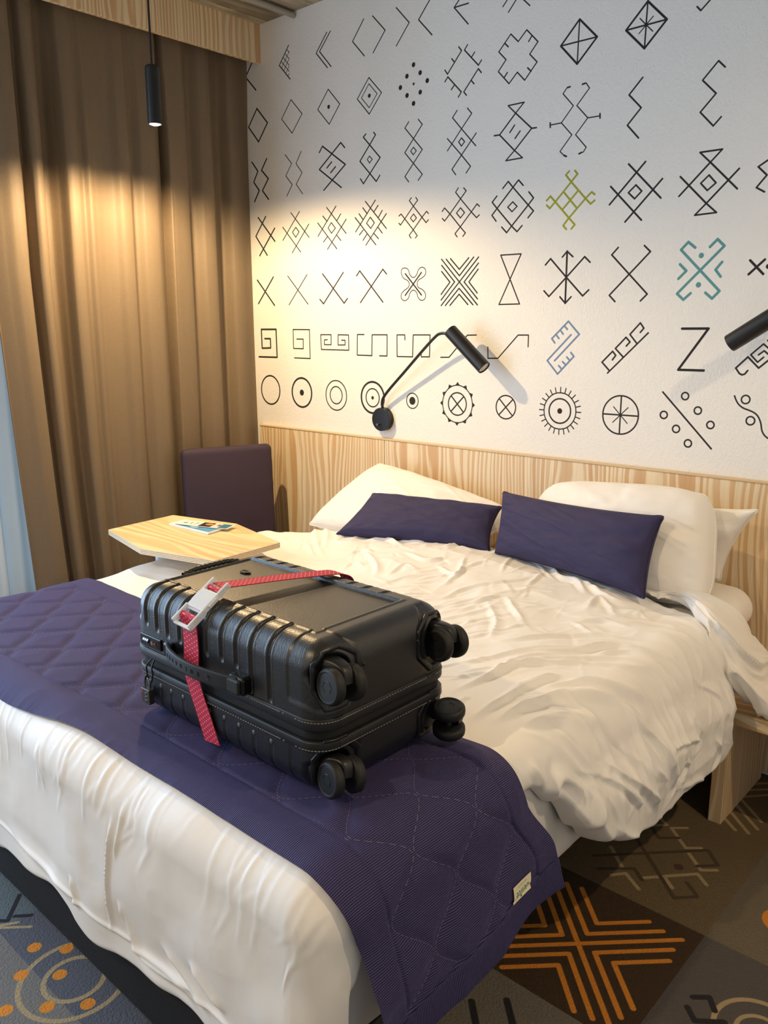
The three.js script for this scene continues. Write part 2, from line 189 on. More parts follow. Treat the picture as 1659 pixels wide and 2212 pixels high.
["k",3.6,0,[1924,1251,1924,1272]],["k",3.6,0,[1942,1249,1947,1269]],["k",3.6,0,[1958,1242,1968,1260]],["k",3.6,0,[1972,1231,1987,1246]],["k",3.6,0,[1983,1217,2001,1227]],["k",3.6,0,[1990,1201,2010,1206]],["k",3.6,0,[1992,1183,2013,1183]],["k",3.6,0,[1990,1165,2010,1160]],["k",3.6,0,[1983,1149,2001,1139]],["k",3.6,0,[1972,1135,1987,1120]],["k",3.6,0,[1958,1124,1968,1106]],
["k",3.6,0,[1942,1117,1947,1097]],["k",3.6,0,[1924,1115,1924,1094]],["k",3.6,0,[1906,1117,1901,1097]],["k",3.6,0,[1890,1124,1880,1106]],["k",3.6,0,[1876,1135,1861,1120]],["k",3.6,0,[1865,1149,1847,1139]],["k",3.6,0,[1858,1165,1838,1160]],["k",3.6,0,[1856,1183,1835,1183]],["k",3.6,0,[1858,1201,1838,1206]],["k",3.6,0,[1865,1217,1847,1227]],["k",3.6,0,[1876,1231,1861,1246]],
["k",3.6,0,[1890,1242,1880,1260]],["k",3.6,0,[1906,1249,1901,1269]],["k",4.9,4,[2171,1184,68.6]],["k",4.9,0,[2171,1116,2171,1252]],["k",4.9,0,[2103,1184,2239,1184]],["k",3.1,0,[2143,1156,2199,1212]],["k",3.1,0,[2143,1212,2199,1156]],["k",3.7,8,[2171,1184,5.6]],["k",5.3,0,[2323,1273,2504,1093]],["k",4.6,4,[2402,1263,12.2]],["k",4.6,4,[2449,1217,12.1]],["k",4.6,4,[2495,1172,12.1]],
["k",4.8,4,[2332,1195,12.5]],["k",4.7,4,[2379,1150,12.4]],["k",4.7,4,[2424,1104,12.4]],["k",4.4,2,[2565,1272,2575,1250,2593,1234,2621,1227,2643,1215,2656,1188,2659,1166,2671,1148,2693,1137]],["k",4.4,4,[2601,1262,13.3]],["k",4.4,4,[2622,1195,13.3]]];
function wallCanvas(x0, wM, y0, hM) {
  const W = Math.round(wM * 1050), H = Math.round(hM * 1050), cv = document.createElement('canvas'); cv.width = W; cv.height = H;
  const c = cv.getContext('2d'); c.fillStyle = 'rgb(236,234,229)'; c.fillRect(0, 0, W, H); c.lineCap = 'round'; c.lineJoin = 'round';
  const ink = { k: 'rgb(34,30,30)', g: 'rgb(160,160,52)', t: 'rgb(92,148,150)', b: 'rgb(112,136,168)' }, k = 1.05;
  const X = (v) => (v / 1000 - x0) * 1050, Y = (v) => (y0 + hM - v / 1000) * 1050;
  for (const [col, w, fl, p] of PRINT) {
    c.strokeStyle = c.fillStyle = ink[col]; c.lineWidth = w * k * 1.08; c.beginPath();
    if (fl === 4 || fl === 8) { c.arc(X(p[0]), Y(p[1]), p[2] * k, 0, 7); fl === 8 ? c.fill() : c.stroke(); continue; }
    const q = []; for (let i = 0; i < p.length; i += 2) q.push([X(p[i]), Y(p[i + 1])]);
    if (fl === 16) { q.forEach((a, i) => (i ? c.lineTo(...a) : c.moveTo(...a))); c.closePath(); c.fill(); continue; }
    if (fl & 2) {
      const n = q.length, cl = fl & 1, m = (a, b) => [(a[0] + b[0]) / 2, (a[1] + b[1]) / 2];
      c.moveTo(...(cl ? m(q[n - 1], q[0]) : q[0]));
      for (let i = 0; i < n; i++) { const e = i < n - 1 ? m(q[i], q[i + 1]) : cl ? m(q[i], q[0]) : q[i]; c.quadraticCurveTo(q[i][0], q[i][1], e[0], e[1]); }
    } else { q.forEach((a, i) => (i ? c.lineTo(...a) : c.moveTo(...a))); if (fl & 1) c.closePath(); }
    c.stroke();
  }
  const t = new THREE.CanvasTexture(cv); t.colorSpace = THREE.SRGBColorSpace; t.magFilter = THREE.LinearFilter; return t;
}
const CEIL = 2.885;
{
  const wall = struct(new THREE.Group(), 'white papered head wall printed with rows of dark folk symbols'); wall.name = 'wall_back'; scene.add(wall);
  for (const [x0, xa, xb] of [[0, -0.25, 1.6], [1.6, 1.6, 5.25]]) {
    const g = box(xa, xb, -0.02, CEIL + 0.02, -0.2, 0), p = g.attributes.position, uv = g.attributes.uv;
    for (let i = 0; i < p.count; i++) uv.setXY(i, (p.getX(i) - x0) / 1.6, (p.getY(i) - 0.95) / 1.94);
    mesh('wallpaper', g, mat({ map: wallCanvas(x0, 1.6, 0.95, 1.94), roughness: 0.85, bumpMap: rep(noiseBump, 2.4, 2.4), bumpScale: 0.0012 }), wall);
  }
}
struct(mesh('wall_right', box(5.05, 5.25, -0.02, CEIL + 0.02, 0, 4.7), M.paint, scene), 'plain white wall beyond the bed side');
struct(mesh('wall_front', box(-0.25, 5.25, -0.02, CEIL + 0.02, 4.7, 4.9), M.paint, scene), 'plain white wall facing the bed');
{
  const g = metreUV(box(-0.25, 5.25, CEIL, CEIL + 0.2, -0.2, 4.9), 0, 2);
  struct(mesh('ceiling', g, M.concrete, scene), 'bare board-marked concrete ceiling');
}
const WZ0 = 0.55, WZ1 = 3.55, WY0 = 0.22, WY1 = 2.62;
{
  const wall = struct(new THREE.Group(), 'white window wall behind the curtains'); wall.name = 'wall_left'; scene.add(wall);
  mesh('sill_wall', box(-0.25, 0, -0.02, WY0, 0, 4.7), M.paint, wall);
  mesh('lintel', box(-0.25, 0, WY1, CEIL, 0, 4.7), M.paint, wall);
  mesh('pier', box(-0.25, 0, WY0, WY1, 0, WZ0), M.paint, wall);
  mesh('pier', box(-0.25, 0, WY0, WY1, WZ1, 4.7), M.paint, wall);
  const win = struct(new THREE.Group(), 'tall window with grey frame behind the curtains'); win.name = 'window_1'; scene.add(win);
  for (const z of [WZ0 + 0.03, (WZ0 + WZ1) / 2, WZ1 - 0.03]) mesh('mullion', box(-0.2, -0.14, WY0, WY1, z - 0.03, z + 0.03, 0.004), M.frame, win);
  for (const y of [WY0 + 0.03, WY1 - 0.03]) mesh('rail', box(-0.2, -0.14, y - 0.03, y + 0.03, WZ0 + 0.06, WZ1 - 0.06, 0.004), M.frame, win);
  for (const [a, b] of [[WZ0 + 0.06, 2.02], [2.08, WZ1 - 0.06]]) mesh('pane', box(-0.174, -0.168, WY0 + 0.06, WY1 - 0.06, a, b), M.glass, win);
}
// carpet: square fields of one tufted pattern, 2.2 m repeat
{
  const N = 2048, K = N / 2.225, cv = document.createElement('canvas'); cv.width = cv.height = N; const c = cv.getContext('2d');
  const OX = 1.146, OZ = 0.0115, X = (x) => (x - OX) * K, Y = (z) => (z - OZ) * K;
  c.lineCap = 'round'; c.lineJoin = 'round';
  const rect = (x0, x1, z0, z1, s) => { c.fillStyle = s; c.fillRect(X(x0), Y(z0), (x1 - x0) * K, (z1 - z0) * K); };
  const T = 0.445, tones = ['rgb(95,90,86)', 'rgb(77,75,78)', 'rgb(104,95,80)', 'rgb(86,87,92)', 'rgb(90,83,73)'];
  for (let i = 0; i < 5; i++) for (let j = 0; j < 5; j++) rect(OX + i * T, OX + (i + 1) * T, OZ + j * T, OZ + (j + 1) * T, tones[(i * 2 + j * 3) % 5]);
  const x3 = OX + 4 * T, x2 = OX + 3 * T, z1 = OZ + T, z2 = OZ + 2 * T, z3 = OZ + 3 * T;      // 2.926, 2.481, .457, .902, 1.347
  rect(x2, x3, z1 - T, z2, 'rgb(101,86,62)'); rect(x2, x3, z2, z3, 'rgb(58,41,21)'); rect(x2, x3, z3, z3 + T, 'rgb(104,99,90)');
  rect(x3, x3 + T, z1 - T, z2, 'rgb(102,93,78)'); rect(x3, x3 + T, z2, z3, 'rgb(78,74,73)');
  rect(1.146, 2.481, 2.083, 2.237, 'rgb(111,108,105)'); rect(1.146, 1.59, 1.9, 2.083, 'rgb(89,99,104)'); rect(1.59, 2.12, 1.9, 2.083, 'rgb(83,86,96)');
  const line = (pts, w, s) => { c.strokeStyle = s; c.lineWidth = w * K; c.beginPath(); pts.forEach((p, i) => (i ? c.lineTo(X(p[0]), Y(p[1])) : c.moveTo(X(p[0]), Y(p[1])))); c.stroke(); };
  const dot = (x, z, r, s) => { c.fillStyle = s; c.beginPath(); c.arc(X(x), Y(z), r * K, 0, 7); c.fill(); };
  const OR = 'rgb(204,128,38)', LT = 'rgb(158,140,106)', DK = 'rgb(71,58,41)', BK = 'rgb(28,27,30)';
  const cx = 2.704, cz = 1.138, w = 0.0135, a = 0.185;
  line([[cx - a, cz - a], [cx + a, cz + a]], w, OR); line([[cx - a, cz + a], [cx + a, cz - a]], w, OR);
  for (const [o, e] of [[0.045, 0.137], [0.095, 0.096]]) for (const [dx, dz] of [[0, -1], [0, 1], [1, 0], [-1, 0]]) {
    const px = cx + dx * o, pz = cz + dz * o, q = dx ? [[dx, 1], [dx, -1]] : [[1, dz], [-1, dz]];
    line([[px + q[0][0] * e, pz + q[0][1] * e], [px, pz], [px + q[1][0] * e, pz + q[1][1] * e]], w, OR);
  }
  for (const s of [[[2.776, .357], [2.82, .396]], [[2.777, .309], [2.856, .386]], [[2.772, .254], [2.869, .347]], [[2.77, .209], [2.864, .298]], [[2.767, .2], [2.829, .128]], [[2.765, .147], [2.818, .093]], [[2.765, .098], [2.805, .052]], [[2.629, .492], [2.655, .509], [2.586, .58]], [[2.707, .483], [2.672, .515], [2.745, .583], [2.778, .553]], [[2.851, .624], [2.818, .654], [2.763, .603]], [[2.641, .841], [2.667, .808], [2.724, .846]], [[2.711, .795], [2.817, .676], [2.854, .706]], [[2.754, .75], [2.789, .781]], [[2.58, .725], [2.648, .79]]]) line(s, 0.0115, LT);
  for (const s of [[[2.563, .795], [2.797, .55], [2.845, .601], [2.803, .643]], [[2.6, .62], [2.81, .817], [2.854, .77], [2.81, .733]], [[2.626, .552], [2.665, .589], [2.709, .549]], [[2.6, .84], [2.675, .773], [2.715, .805]]]) line(s, 0.012, DK);
  dot(2.765, .682, 0.014, DK);
  const arc = (x, z, r, w_, s, a0 = 0, a1 = 7) => { c.strokeStyle = s; c.lineWidth = w_ * K; c.beginPath(); c.arc(X(x), Y(z), r * K, a0, a1); c.stroke(); };
  arc(3.13, 1.115, 0.095, 0.012, LT); arc(3.13, 1.115, 0.05, 0.01, LT);
  line([[2.981, 1.113], [3.009, 1.088], [3.032, 1.118]], 0.014, BK); line([[2.983, 1.149], [3.01, 1.175], [3.06, 1.135]], 0.014, BK);
  dot(3.06, 0.72, 0.054, OR); dot(3.06, 0.72, 0.026, 'rgb(111,104,90)');
  line([[2.615, 1.46], [2.7, 1.545]], 0.016, BK); line([[2.672, 1.404], [2.78, 1.51]], 0.016, BK);
  arc(1.885, 2.03, 0.122, 0.012, LT); arc(1.885, 2.03, 0.068, 0.012, LT);
  for (const [x, z] of [[1.718, 2.047], [1.782, 2.109], [1.848, 2.047], [1.918, 2.112], [1.978, 2.046], [1.858, 2.179], [1.781, 1.996], [1.985, 2.16]]) dot(x, z, 0.0165, OR);
  line([[1.5, 1.985], [1.575, 2.05], [1.52, 2.1]], 0.012, BK); line([[1.572, 2.03], [1.6, 2.0]], 0.012, BK); line([[1.6, 2.035], [1.56, 2.1], [1.64, 2.02]], 0.009, LT);
  const t = new THREE.CanvasTexture(cv); t.colorSpace = THREE.SRGBColorSpace; t.magFilter = THREE.LinearFilter; t.wrapS = t.wrapT = THREE.RepeatWrapping;
  const g = box(-0.25, 5.25, -0.2, 0, -0.2, 4.9), p = g.attributes.position, uv = g.attributes.uv;
  for (let i = 0; i < p.count; i++) uv.setXY(i, (p.getX(i) - OX) / 2.225, 1 - (p.getZ(i) - OZ) / 2.225);
  struct(mesh('floor', g, mat({ map: t, roughness: 0.98, bumpMap: rep(noiseBump, 5, 5), bumpScale: 0.0022 }), scene), 'tufted hotel carpet with square fields and orange chevrons');
}
// pelmet board and ceiling conduit
struct(mesh('trim_1', metreUV(box(0.222, 0.241, 2.717, CEIL, 0, 4.7, 0.002), 2, 1, 1, 0.37, 0.2), M.pine, scene), 'pine plywood pelmet board above the curtain');
{
  const g = group('ceiling_conduit', 'grey pipe running along the concrete ceiling to the wall', 'pipe');
  mesh('pipe', tube([[0.485, 2.868, 0.004], [0.485, 2.868, 2.3], [0.485, 2.868, 4.69]], 0.0125, 4, 14), M.frame2 = mat({ color: rgb(158, 154, 146), roughness: 0.5 }), g);
  for (const z of [0.5, 1.7, 2.9]) mesh('pipe_clip', new THREE.TorusGeometry(0.0135, 0.003, 6, 16).translate(0.485, 2.868, z), M.frame2, g);
}
// headboard
{
  const g = group('headboard', 'pine plywood headboard panels with bold grain behind the pillows', 'headboard');
  let k = 0;
  for (const [a, b] of [[0.167, 1.0435], [1.0465, 3.7]]) mesh('panel', metreUV(box(a, b, 0.02, 0.999, 0.002, 0.021, 0.0015), 0, 1, 0.9, 0.31 * k++, 0.4 * k), k > 1 ? M.pineB : M.pine, g);
  mesh('cap_strip', metreUV(box(0.167, 3.7, 0.9993, 1.006, 0.002, 0.024, 0.0015), 1, 0), M.pineEdge, g);
}
// nightstand
{
  const g = group('nightstand', 'low pine bench-like nightstand beside the bed with panel legs', 'nightstand');
  mesh('top', metreUV(box(2.735, 3.75, 0.337, 0.376, 0.026, 0.402, 0.002), 2, 0, 1, 0.1), M.pineB, g);
  for (const x of [2.737, 3.71]) mesh('leg', metreUV(box(x, x + 0.039, 0.0, 0.3365, 0.03, 0.399, 0.0015), 2, 1, 1, 0.55), M.pine, g);
  tag(mesh('charging_cable', tube([[2.8, 0.379, 0.1], [2.775, 0.379, 0.151], [2.79, 0.379, 0.23], [2.822, 0.379, 0.288], [2.87, 0.379, 0.335], [2.97, 0.379, 0.33], [3.1, 0.379, 0.2]], 0.0022, 60, 8), mat({ color: rgb(225, 222, 214), roughness: 0.5 }), scene), 'thin white cable lying on the nightstand', 'cable');
}
// curtains
{
  const key = [[-0.03, 0.1], [0.02, 0.125], [0.08, 0.15], [0.12, 0.145], [0.155, 0.095], [0.2, 0.115], [0.24, 0.158], [0.29, 0.152], [0.335, 0.112], [0.38, 0.15], [0.43, 0.163], [0.475, 0.17], [0.488, 0.165], [0.496, 0.105], [0.515, 0.135], [0.56, 0.164], [0.62, 0.163], [0.66, 0.138], [0.69, 0.162], [0.73, 0.165], [0.765, 0.145], [0.81, 0.142], [0.85, 0.152], [0.88, 0.164], [0.905, 0.15], [0.935, 0.168], [0.975, 0.163], [0.995, 0.115], [1.02, 0.08], [1.05, 0.085], [1.068, 0.145], [1.09, 0.165], [1.115, 0.158], [1.132, 0.11], [1.145, 0.12], [1.165, 0.158], [1.21, 0.165], [1.25, 0.15], [1.3, 0.128]];
  const prof = (q) => { let i = 1; while (i < key.length - 2 && q > key[i + 1][0]) i++; const p0 = key[i - 1], p1 = key[i], p2 = key[i + 1], p3 = key[Math.min(i + 2, key.length - 1)], h = p2[0] - p1[0], u = clamp((q - p1[0]) / h, -1, 1), m1 = (p2[1] - p0[1]) / (p2[0] - p0[0]) * h * 0.8, m2 = (p3[1] - p1[1]) / Math.max(p3[0] - p1[0], 1e-4) * h * 0.8; return (2 * u ** 3 - 3 * u * u + 1) * p1[1] + (u ** 3 - 2 * u * u + u) * m1 + (3 * u * u - 2 * u ** 3) * p2[1] + (u ** 3 - u * u) * m2; };
  const g = group('blackout_curtain', 'taupe brown blackout curtain hanging in folds from the pelmet', 'curtain');
  const f = (u, v) => {
    const y = lerp(0.02, 2.86, v), q = lerp(-0.02, 1.3, u), low = sst(0, 1, v);
    const wig = 0.012 * (vn(q * 4, y * 0.8) - 0.5) * 2, zz = q + wig * (1 - v * 0.5) - 0.115 * Math.max(0, 0.6 - v) * sst(0.75, 1.3, q) + 0.01 * sst(0.9, 1.3, q);
    const pinch = sst(2.3, 2.75, y), amp = lerp(1, 0.7, pinch);
    const x = 0.145 + (prof(q) - 0.145) * amp + 0.016 * (1 - low) * (vn(q * 9 + 3, y * 1.3) - 0.5) + 0.012 * pinch * (1 - Math.abs(Math.sin(q * 24)) ** 0.6 - 0.3);
    return [x, y, zz];
  };
  mesh('cloth', grid(900, 90, f, (u, v) => [u * 1.6, v * 2.84]), M.curtain, g);
  mesh('hem', grid(900, 4, (u, v) => { const a = f(u, v * 0.025); return [a[0] + 0.0025, a[1] - 0.002, a[2]]; }, (u, v) => [u * 1.6, v * 0.07]), M.curtain, g);
  mesh('leading_edge', tube(Array.from({ length: 24 }, (_, i) => { const a = f(1, i / 23); return [a[0], a[1], a[2]]; }), 0.0035, 120, 6), M.curtain, g);
  const s = group('sheer_curtain', 'translucent white sheer curtain beside the brown curtain', 'curtain');
  mesh('cloth', grid(500, 20, (u, v) => { const z = lerp(1.12, 1.75, u); return [0.045 + 0.022 * Math.sin(z * 52 + 2 * Math.sin(z * 9)) + 0.01 * Math.sin(z * 21 + v), lerp(0.03, 2.86, v), z + 0.01 * Math.sin(z * 40 + 1) * (1 - v)]; }), M.sheer, s);
}
// ---------------------------------------------------------------- bed
const BX0 = 0.9, BX1 = 2.7, BZ1 = 2.0, MT = 0.6, BR = 0.06;
{
  const g = group('bed', 'double bed with black base and white fitted sheet on the mattress', 'bed');
  mesh('base', box(1.05, 2.5, 0.005, 0.262, 0.03, 1.985, 0.012), M.blackFabric, g);
  mesh('slat_frame', box(0.96, 2.64, 0.262, 0.285, 0.03, 1.94, 0.006), M.blackFabric, g);
  // mattress wrapped in a sheet, with soft puckers on its sides
  const hx = 0.9, hy = 0.172, hz = 0.95, r = 0.055, c = [1.8, 0.4365, 1.013];
  mesh('mattress', shell(hx, hy, hz, r, [220, 40, 240], (p, d) => {
    const side = 1 - Math.abs(d.y); return side * (0.012 * (fbm(p.z * 9 + 3, p.y * 5, 3) - 0.5) + 0.01 * (ridge(p.z * 6 + p.y * 8, p.y * 3 + 4) ** 3 - 0.2)) + 0.004 * (fbm(p.x * 8, p.z * 8, 3) - 0.5) + Math.max(d.y, 0) * 0.06 * sst(-0.5, -0.85, p.z) * sst(-0.2, 0.5, p.x);
  }).translate(...c), M.cotton, g);
}
function shell(hx, hy, hz, r, n, disp, clampY) {          // dense rounded box with a displacement along its rounded normal
  const gs = [], H = [hx, hy, hz];
  for (const ax of [0, 1, 2]) for (const sg of [-1, 1]) {
    const u = (ax + 1) % 3, v = (ax + 2) % 3;
    const g = grid(n[u], n[v], (a, b) => {
      const p = [0, 0, 0]; p[ax] = sg * H[ax]; p[u] = (sg > 0 ? 1 : -1) * (a * 2 - 1) * H[u]; p[v] = (b * 2 - 1) * H[v];
      const q = p.map((x, i) => clamp(x, -(H[i] - r), H[i] - r)), d = V(p[0] - q[0], p[1] - q[1], p[2] - q[2]).normalize();
      const o = V(...q).addScaledVector(d, r), k = disp ? disp(o, d) : 0; o.addScaledVector(d, k);
      if (clampY) o.y = clamp(o.y, clampY[0], clampY[1]);
      return [o.x, o.y, o.z];
    });
    g.deleteAttribute('uv'); g.deleteAttribute('normal');
    gs.push(g);
  }
  const m = mergeVertices(mergeGeometries(gs), 1e-5), ix = m.index.array;
  for (let i = 0; i < ix.length; i += 3) { const t = ix[i + 1]; ix[i + 1] = ix[i + 2]; ix[i + 2] = t; }
  m.computeVertexNormals();
  const P = m.attributes.position, uv = new Float32Array(P.count * 2); for (let i = 0; i < P.count; i++) { uv[2 * i] = P.getX(i) + 0.3 * P.getY(i); uv[2 * i + 1] = P.getZ(i) + 0.8 * P.getY(i); }
  m.setAttribute('uv', new THREE.BufferAttribute(uv, 2));
  return m;
}
// drape(s, t): where a cloth of unfolded coordinates s (across) and t (along) lies on the mattress, and its outward normal
function drape(s, t, d, R = BR) {
  const er = s - (BX1 - R), el = (BX0 + R) - s, ef = t - (BZ1 - R);
  let ex = 0, ez = 0, x = s, z = t, y = MT;
  if (er > 0) { ex = er; x = BX1 - R; } else if (el > 0) { ex = -el; x = BX0 + R; }
  if (ef > 0) { ez = ef; z = BZ1 - R; }
  const e = Math.hypot(ex, ez); let a = 0, out = 0, drop = 0;
  const q = R * Math.PI / 2;
  if (e > 0) {
    if (e < q) { a = e / R; out = R * Math.sin(a); drop = R * (1 - Math.cos(a)); } else { a = Math.PI / 2; out = R; drop = R + e - q; }
  }
  const dx = e ? ex / e : 0, dz = e ? ez / e : 0, nx = dx * Math.sin(a), nz = dz * Math.sin(a), ny = Math.cos(a);
  return [x + dx * out + nx * d, y - drop + ny * d, z + dz * out + nz * d, nx, ny, nz];
}
const runRear = curve([[0.6, 1.43], [1.2, 1.432], [2.5, 1.475], [2.7, 1.465], [2.84, 1.4], [3.0, 1.38]]);
const runFront = curve([[0.6, 2.02], [1.6, 1.99], [2.0, 1.968], [2.3, 1.966], [2.5, 1.966], [2.66, 1.966], [2.8, 1.955], [3.0, 1.935]]);
// folds of the duvet, millimetres on the unfolded cloth: [half width, height, s, t, s, t, ...]
const FOLDS = [[9,11,2538,1383,2539,1286,2545,1177,2569,1090,2577,1054],[9,10,2420,1307,2438,1199,2460,1100,2518,1028,2585,958,2640,928],[8,9,2437,1208,2466,1033,2522,941],[8,9,2337,1191,2390,1081,2458,976,2538,872,2604,789,2649,773],[9,9,2333,1010,2404,912,2476,811,2533,759,2616,732],[8,7,2569,1154,2622,1070,2659,1026,2678,966],[11,10,2582,1374,2595,1235,2643,1155,2667,1077,2684,1030],[9,7,2637,1339,2653,1247,2678,1173,2707,1111],[8,9,2001,827,2011,707,2087,606,2163,487],[8,8,1945,733,1924,577,1951,478],[9,12,2107,319,2215,457,2280,465,2366,546],[9,10,2196,440,2315,467,2446,533,2529,487],[8,8,2171,319,2276,333,2393,397,2490,404],[9,8,2159,686,2248,768,2329,830],[10,8,2135,753,2253,872,2313,993],[8,8,2055,884,2125,762,2153,676],[9,8,2414,647,2404,542,2505,620],[8,8,1811,603,1933,641,1855,486],[6,6,2043,542,1979,375],[7,7,2170,597,2168,465,2223,484],[8,8,2572,885,2625,804,2671,783],[8,7,2581,951,2650,898,2679,809],[6,5,2184,960,2215,853,2277,824],[6,5,2255,1021,2296,911,2344,817,2423,771],[6,5,2414,754,2474,674,2575,660],[6,5,2467,1350,2465,1284],[9,9,2417,1049,2522,912,2580,815,2646,771,2684,720],[9,8,2463,1118,2500,1031,2574,923,2654,845,2678,807],[9,11,2526,1212,2543,1136,2577,1061],[10,10,2578,1290,2629,1172,2673,1057,2692,1012],[10,10,2600,1085,2662,1023,2690,956,2715,914,2730,903],[8,6,2647,1278,2677,1215,2701,1145],[9,8,2668,1272,2699,1262,2748,1218],[9,9,2717,1303,2769,1188,2861,1086,2908,1072],[10,12,2703,1016,2752,961,2856,910,2926,891],[9,8,2689,775,2765,736,2846,711],[8,8,2803,936,2810,854,2855,699],[11,12,2713,1212,2783,1127,2899,1000,2990,970],[8,8,2966,947,2930,881,2920,788],[10,10,2687,1405,2721,1388,2735,1409],[11,16,2799,1276,2753,1287,2729,1328,2745,1346,2774,1331],[8,8,2850,829,2901,801,2911,875],[7,7,2880,766,2881,715,2850,700],[7,6,2713,682,2789,562,2865,535],[7,7,2881,620,2957,572,2996,641],[8,7,2961,810,2972,709,3002,662],[8,7,2882,1190,2946,1107,2965,1041],[8,-7,2707,1146,2758,1091,2844,1040],[8,-7,2681,1023,2710,977,2730,964],[7,6,2768,1143,2807,1116],[7,6,2818,994,2873,943],[7,7,2794,1155,2890,1067],[7,7,2998,925,2991,825,3033,677],[9,9,929,420,1103,520,1292,671,1406,741],[9,9,999,396,1217,552,1336,690],[9,10,1393,551,1462,489,1594,517],[9,9,1485,615,1665,743,1718,815],[9,9,1520,467,1609,447,1638,420],[9,9,1527,274,1688,317,1779,295],[8,8,1737,472,1762,367],[8,8,1319,617,1277,432,1364,452],[8,8,1456,697,1477,622,1539,622],[8,8,1648,579,1770,599,1818,531],[8,7,1663,511,1699,423],[8,7,1748,788,1735,680,1809,686],[8,8,1641,205,1748,233,1770,183],[8,7,1113,644,1228,668,1373,771],[8,7,1558,814,1536,731,1621,758],[5,8,2149,2020,2117,2147,2098,2234,2089,2343],[5,6,2183,1998,2145,2133],[8,8,1935,2267,1950,2310,1959,2348],[12,11,2156,2243,2189,2326,2268,2330,2349,2321,2407,2340],[11,9,2277,2252,2358,2290,2434,2326],[10,9,2380,2230,2439,2265,2487,2287],[9,7,2145,2225,2150,2285,2170,2325],[14,8,1596,2293,1771,2321,1947,2329]];
const FR = { s0: 0.5, t0: 0.2, k: 400, w: 1060, h: 960 };
FR.d = new Float32Array(FR.w * FR.h);
function fold(w, h, pts, sharp = 1.35) {                     // press one soft-crested fold into the raster
  const P = pts.length; if (P < 2) return;
  let m0 = 1e9, m1 = -1e9, n0 = 1e9, n1 = -1e9; for (const q of pts) { m0 = Math.min(m0, q[0]); m1 = Math.max(m1, q[0]); n0 = Math.min(n0, q[1]); n1 = Math.max(n1, q[1]); }
  const len = [0]; for (let i = 1; i < P; i++) len.push(len[i - 1] + Math.hypot(pts[i][0] - pts[i - 1][0], pts[i][1] - pts[i - 1][1]));
  const L = len[P - 1], pad = w * 4, i0 = Math.max(0, Math.floor((m0 - pad - FR.s0) * FR.k)), i1 = Math.min(FR.w - 1, Math.ceil((m1 + pad - FR.s0) * FR.k)), j0 = Math.max(0, Math.floor((n0 - pad - FR.t0) * FR.k)), j1 = Math.min(FR.h - 1, Math.ceil((n1 + pad - FR.t0) * FR.k));
  for (let j = j0; j <= j1; j++) for (let i = i0; i <= i1; i++) {
    const s = FR.s0 + i / FR.k, t = FR.t0 + j / FR.k; let best = 1e9, at_ = 0, sd = 1;
    for (let e = 1; e < P; e++) {
      const ax = pts[e - 1][0], az = pts[e - 1][1], dx = pts[e][0] - ax, dz = pts[e][1] - az, l2 = dx * dx + dz * dz || 1e-9, k = clamp(((s - ax) * dx + (t - az) * dz) / l2, 0, 1), ox = s - ax - k * dx, oz = t - az - k * dz, q = Math.hypot(ox, oz);
      if (q < best) { best = q; at_ = len[e - 1] + k * Math.sqrt(l2); sd = dx * oz - dz * ox > 0 ? 1 : -1; }
    }
    const q = best / w * (sd > 0 ? 1 : 0.7); if (q > 4) continue;
    const f = sst(-0.02, 0.28, at_ / L) * (1 - sst(0.72, 1.02, at_ / L));
    FR.d[j * FR.w + i] += f * h * (Math.exp(-Math.pow(q, sharp)) - (sd > 0 ? 0.28 * Math.exp(-((q - 2.1) ** 2)) : 0.1 * Math.exp(-((q - 2.1) ** 2))));
  }
}
function smoothLine(p) { const c = new THREE.CatmullRomCurve3(p.map((q) => V(q[0], 0, q[1])), false, 'centripetal'); return c.getPoints(Math.max(6, p.length * 4)).map((q) => [q.x, q.z]); }
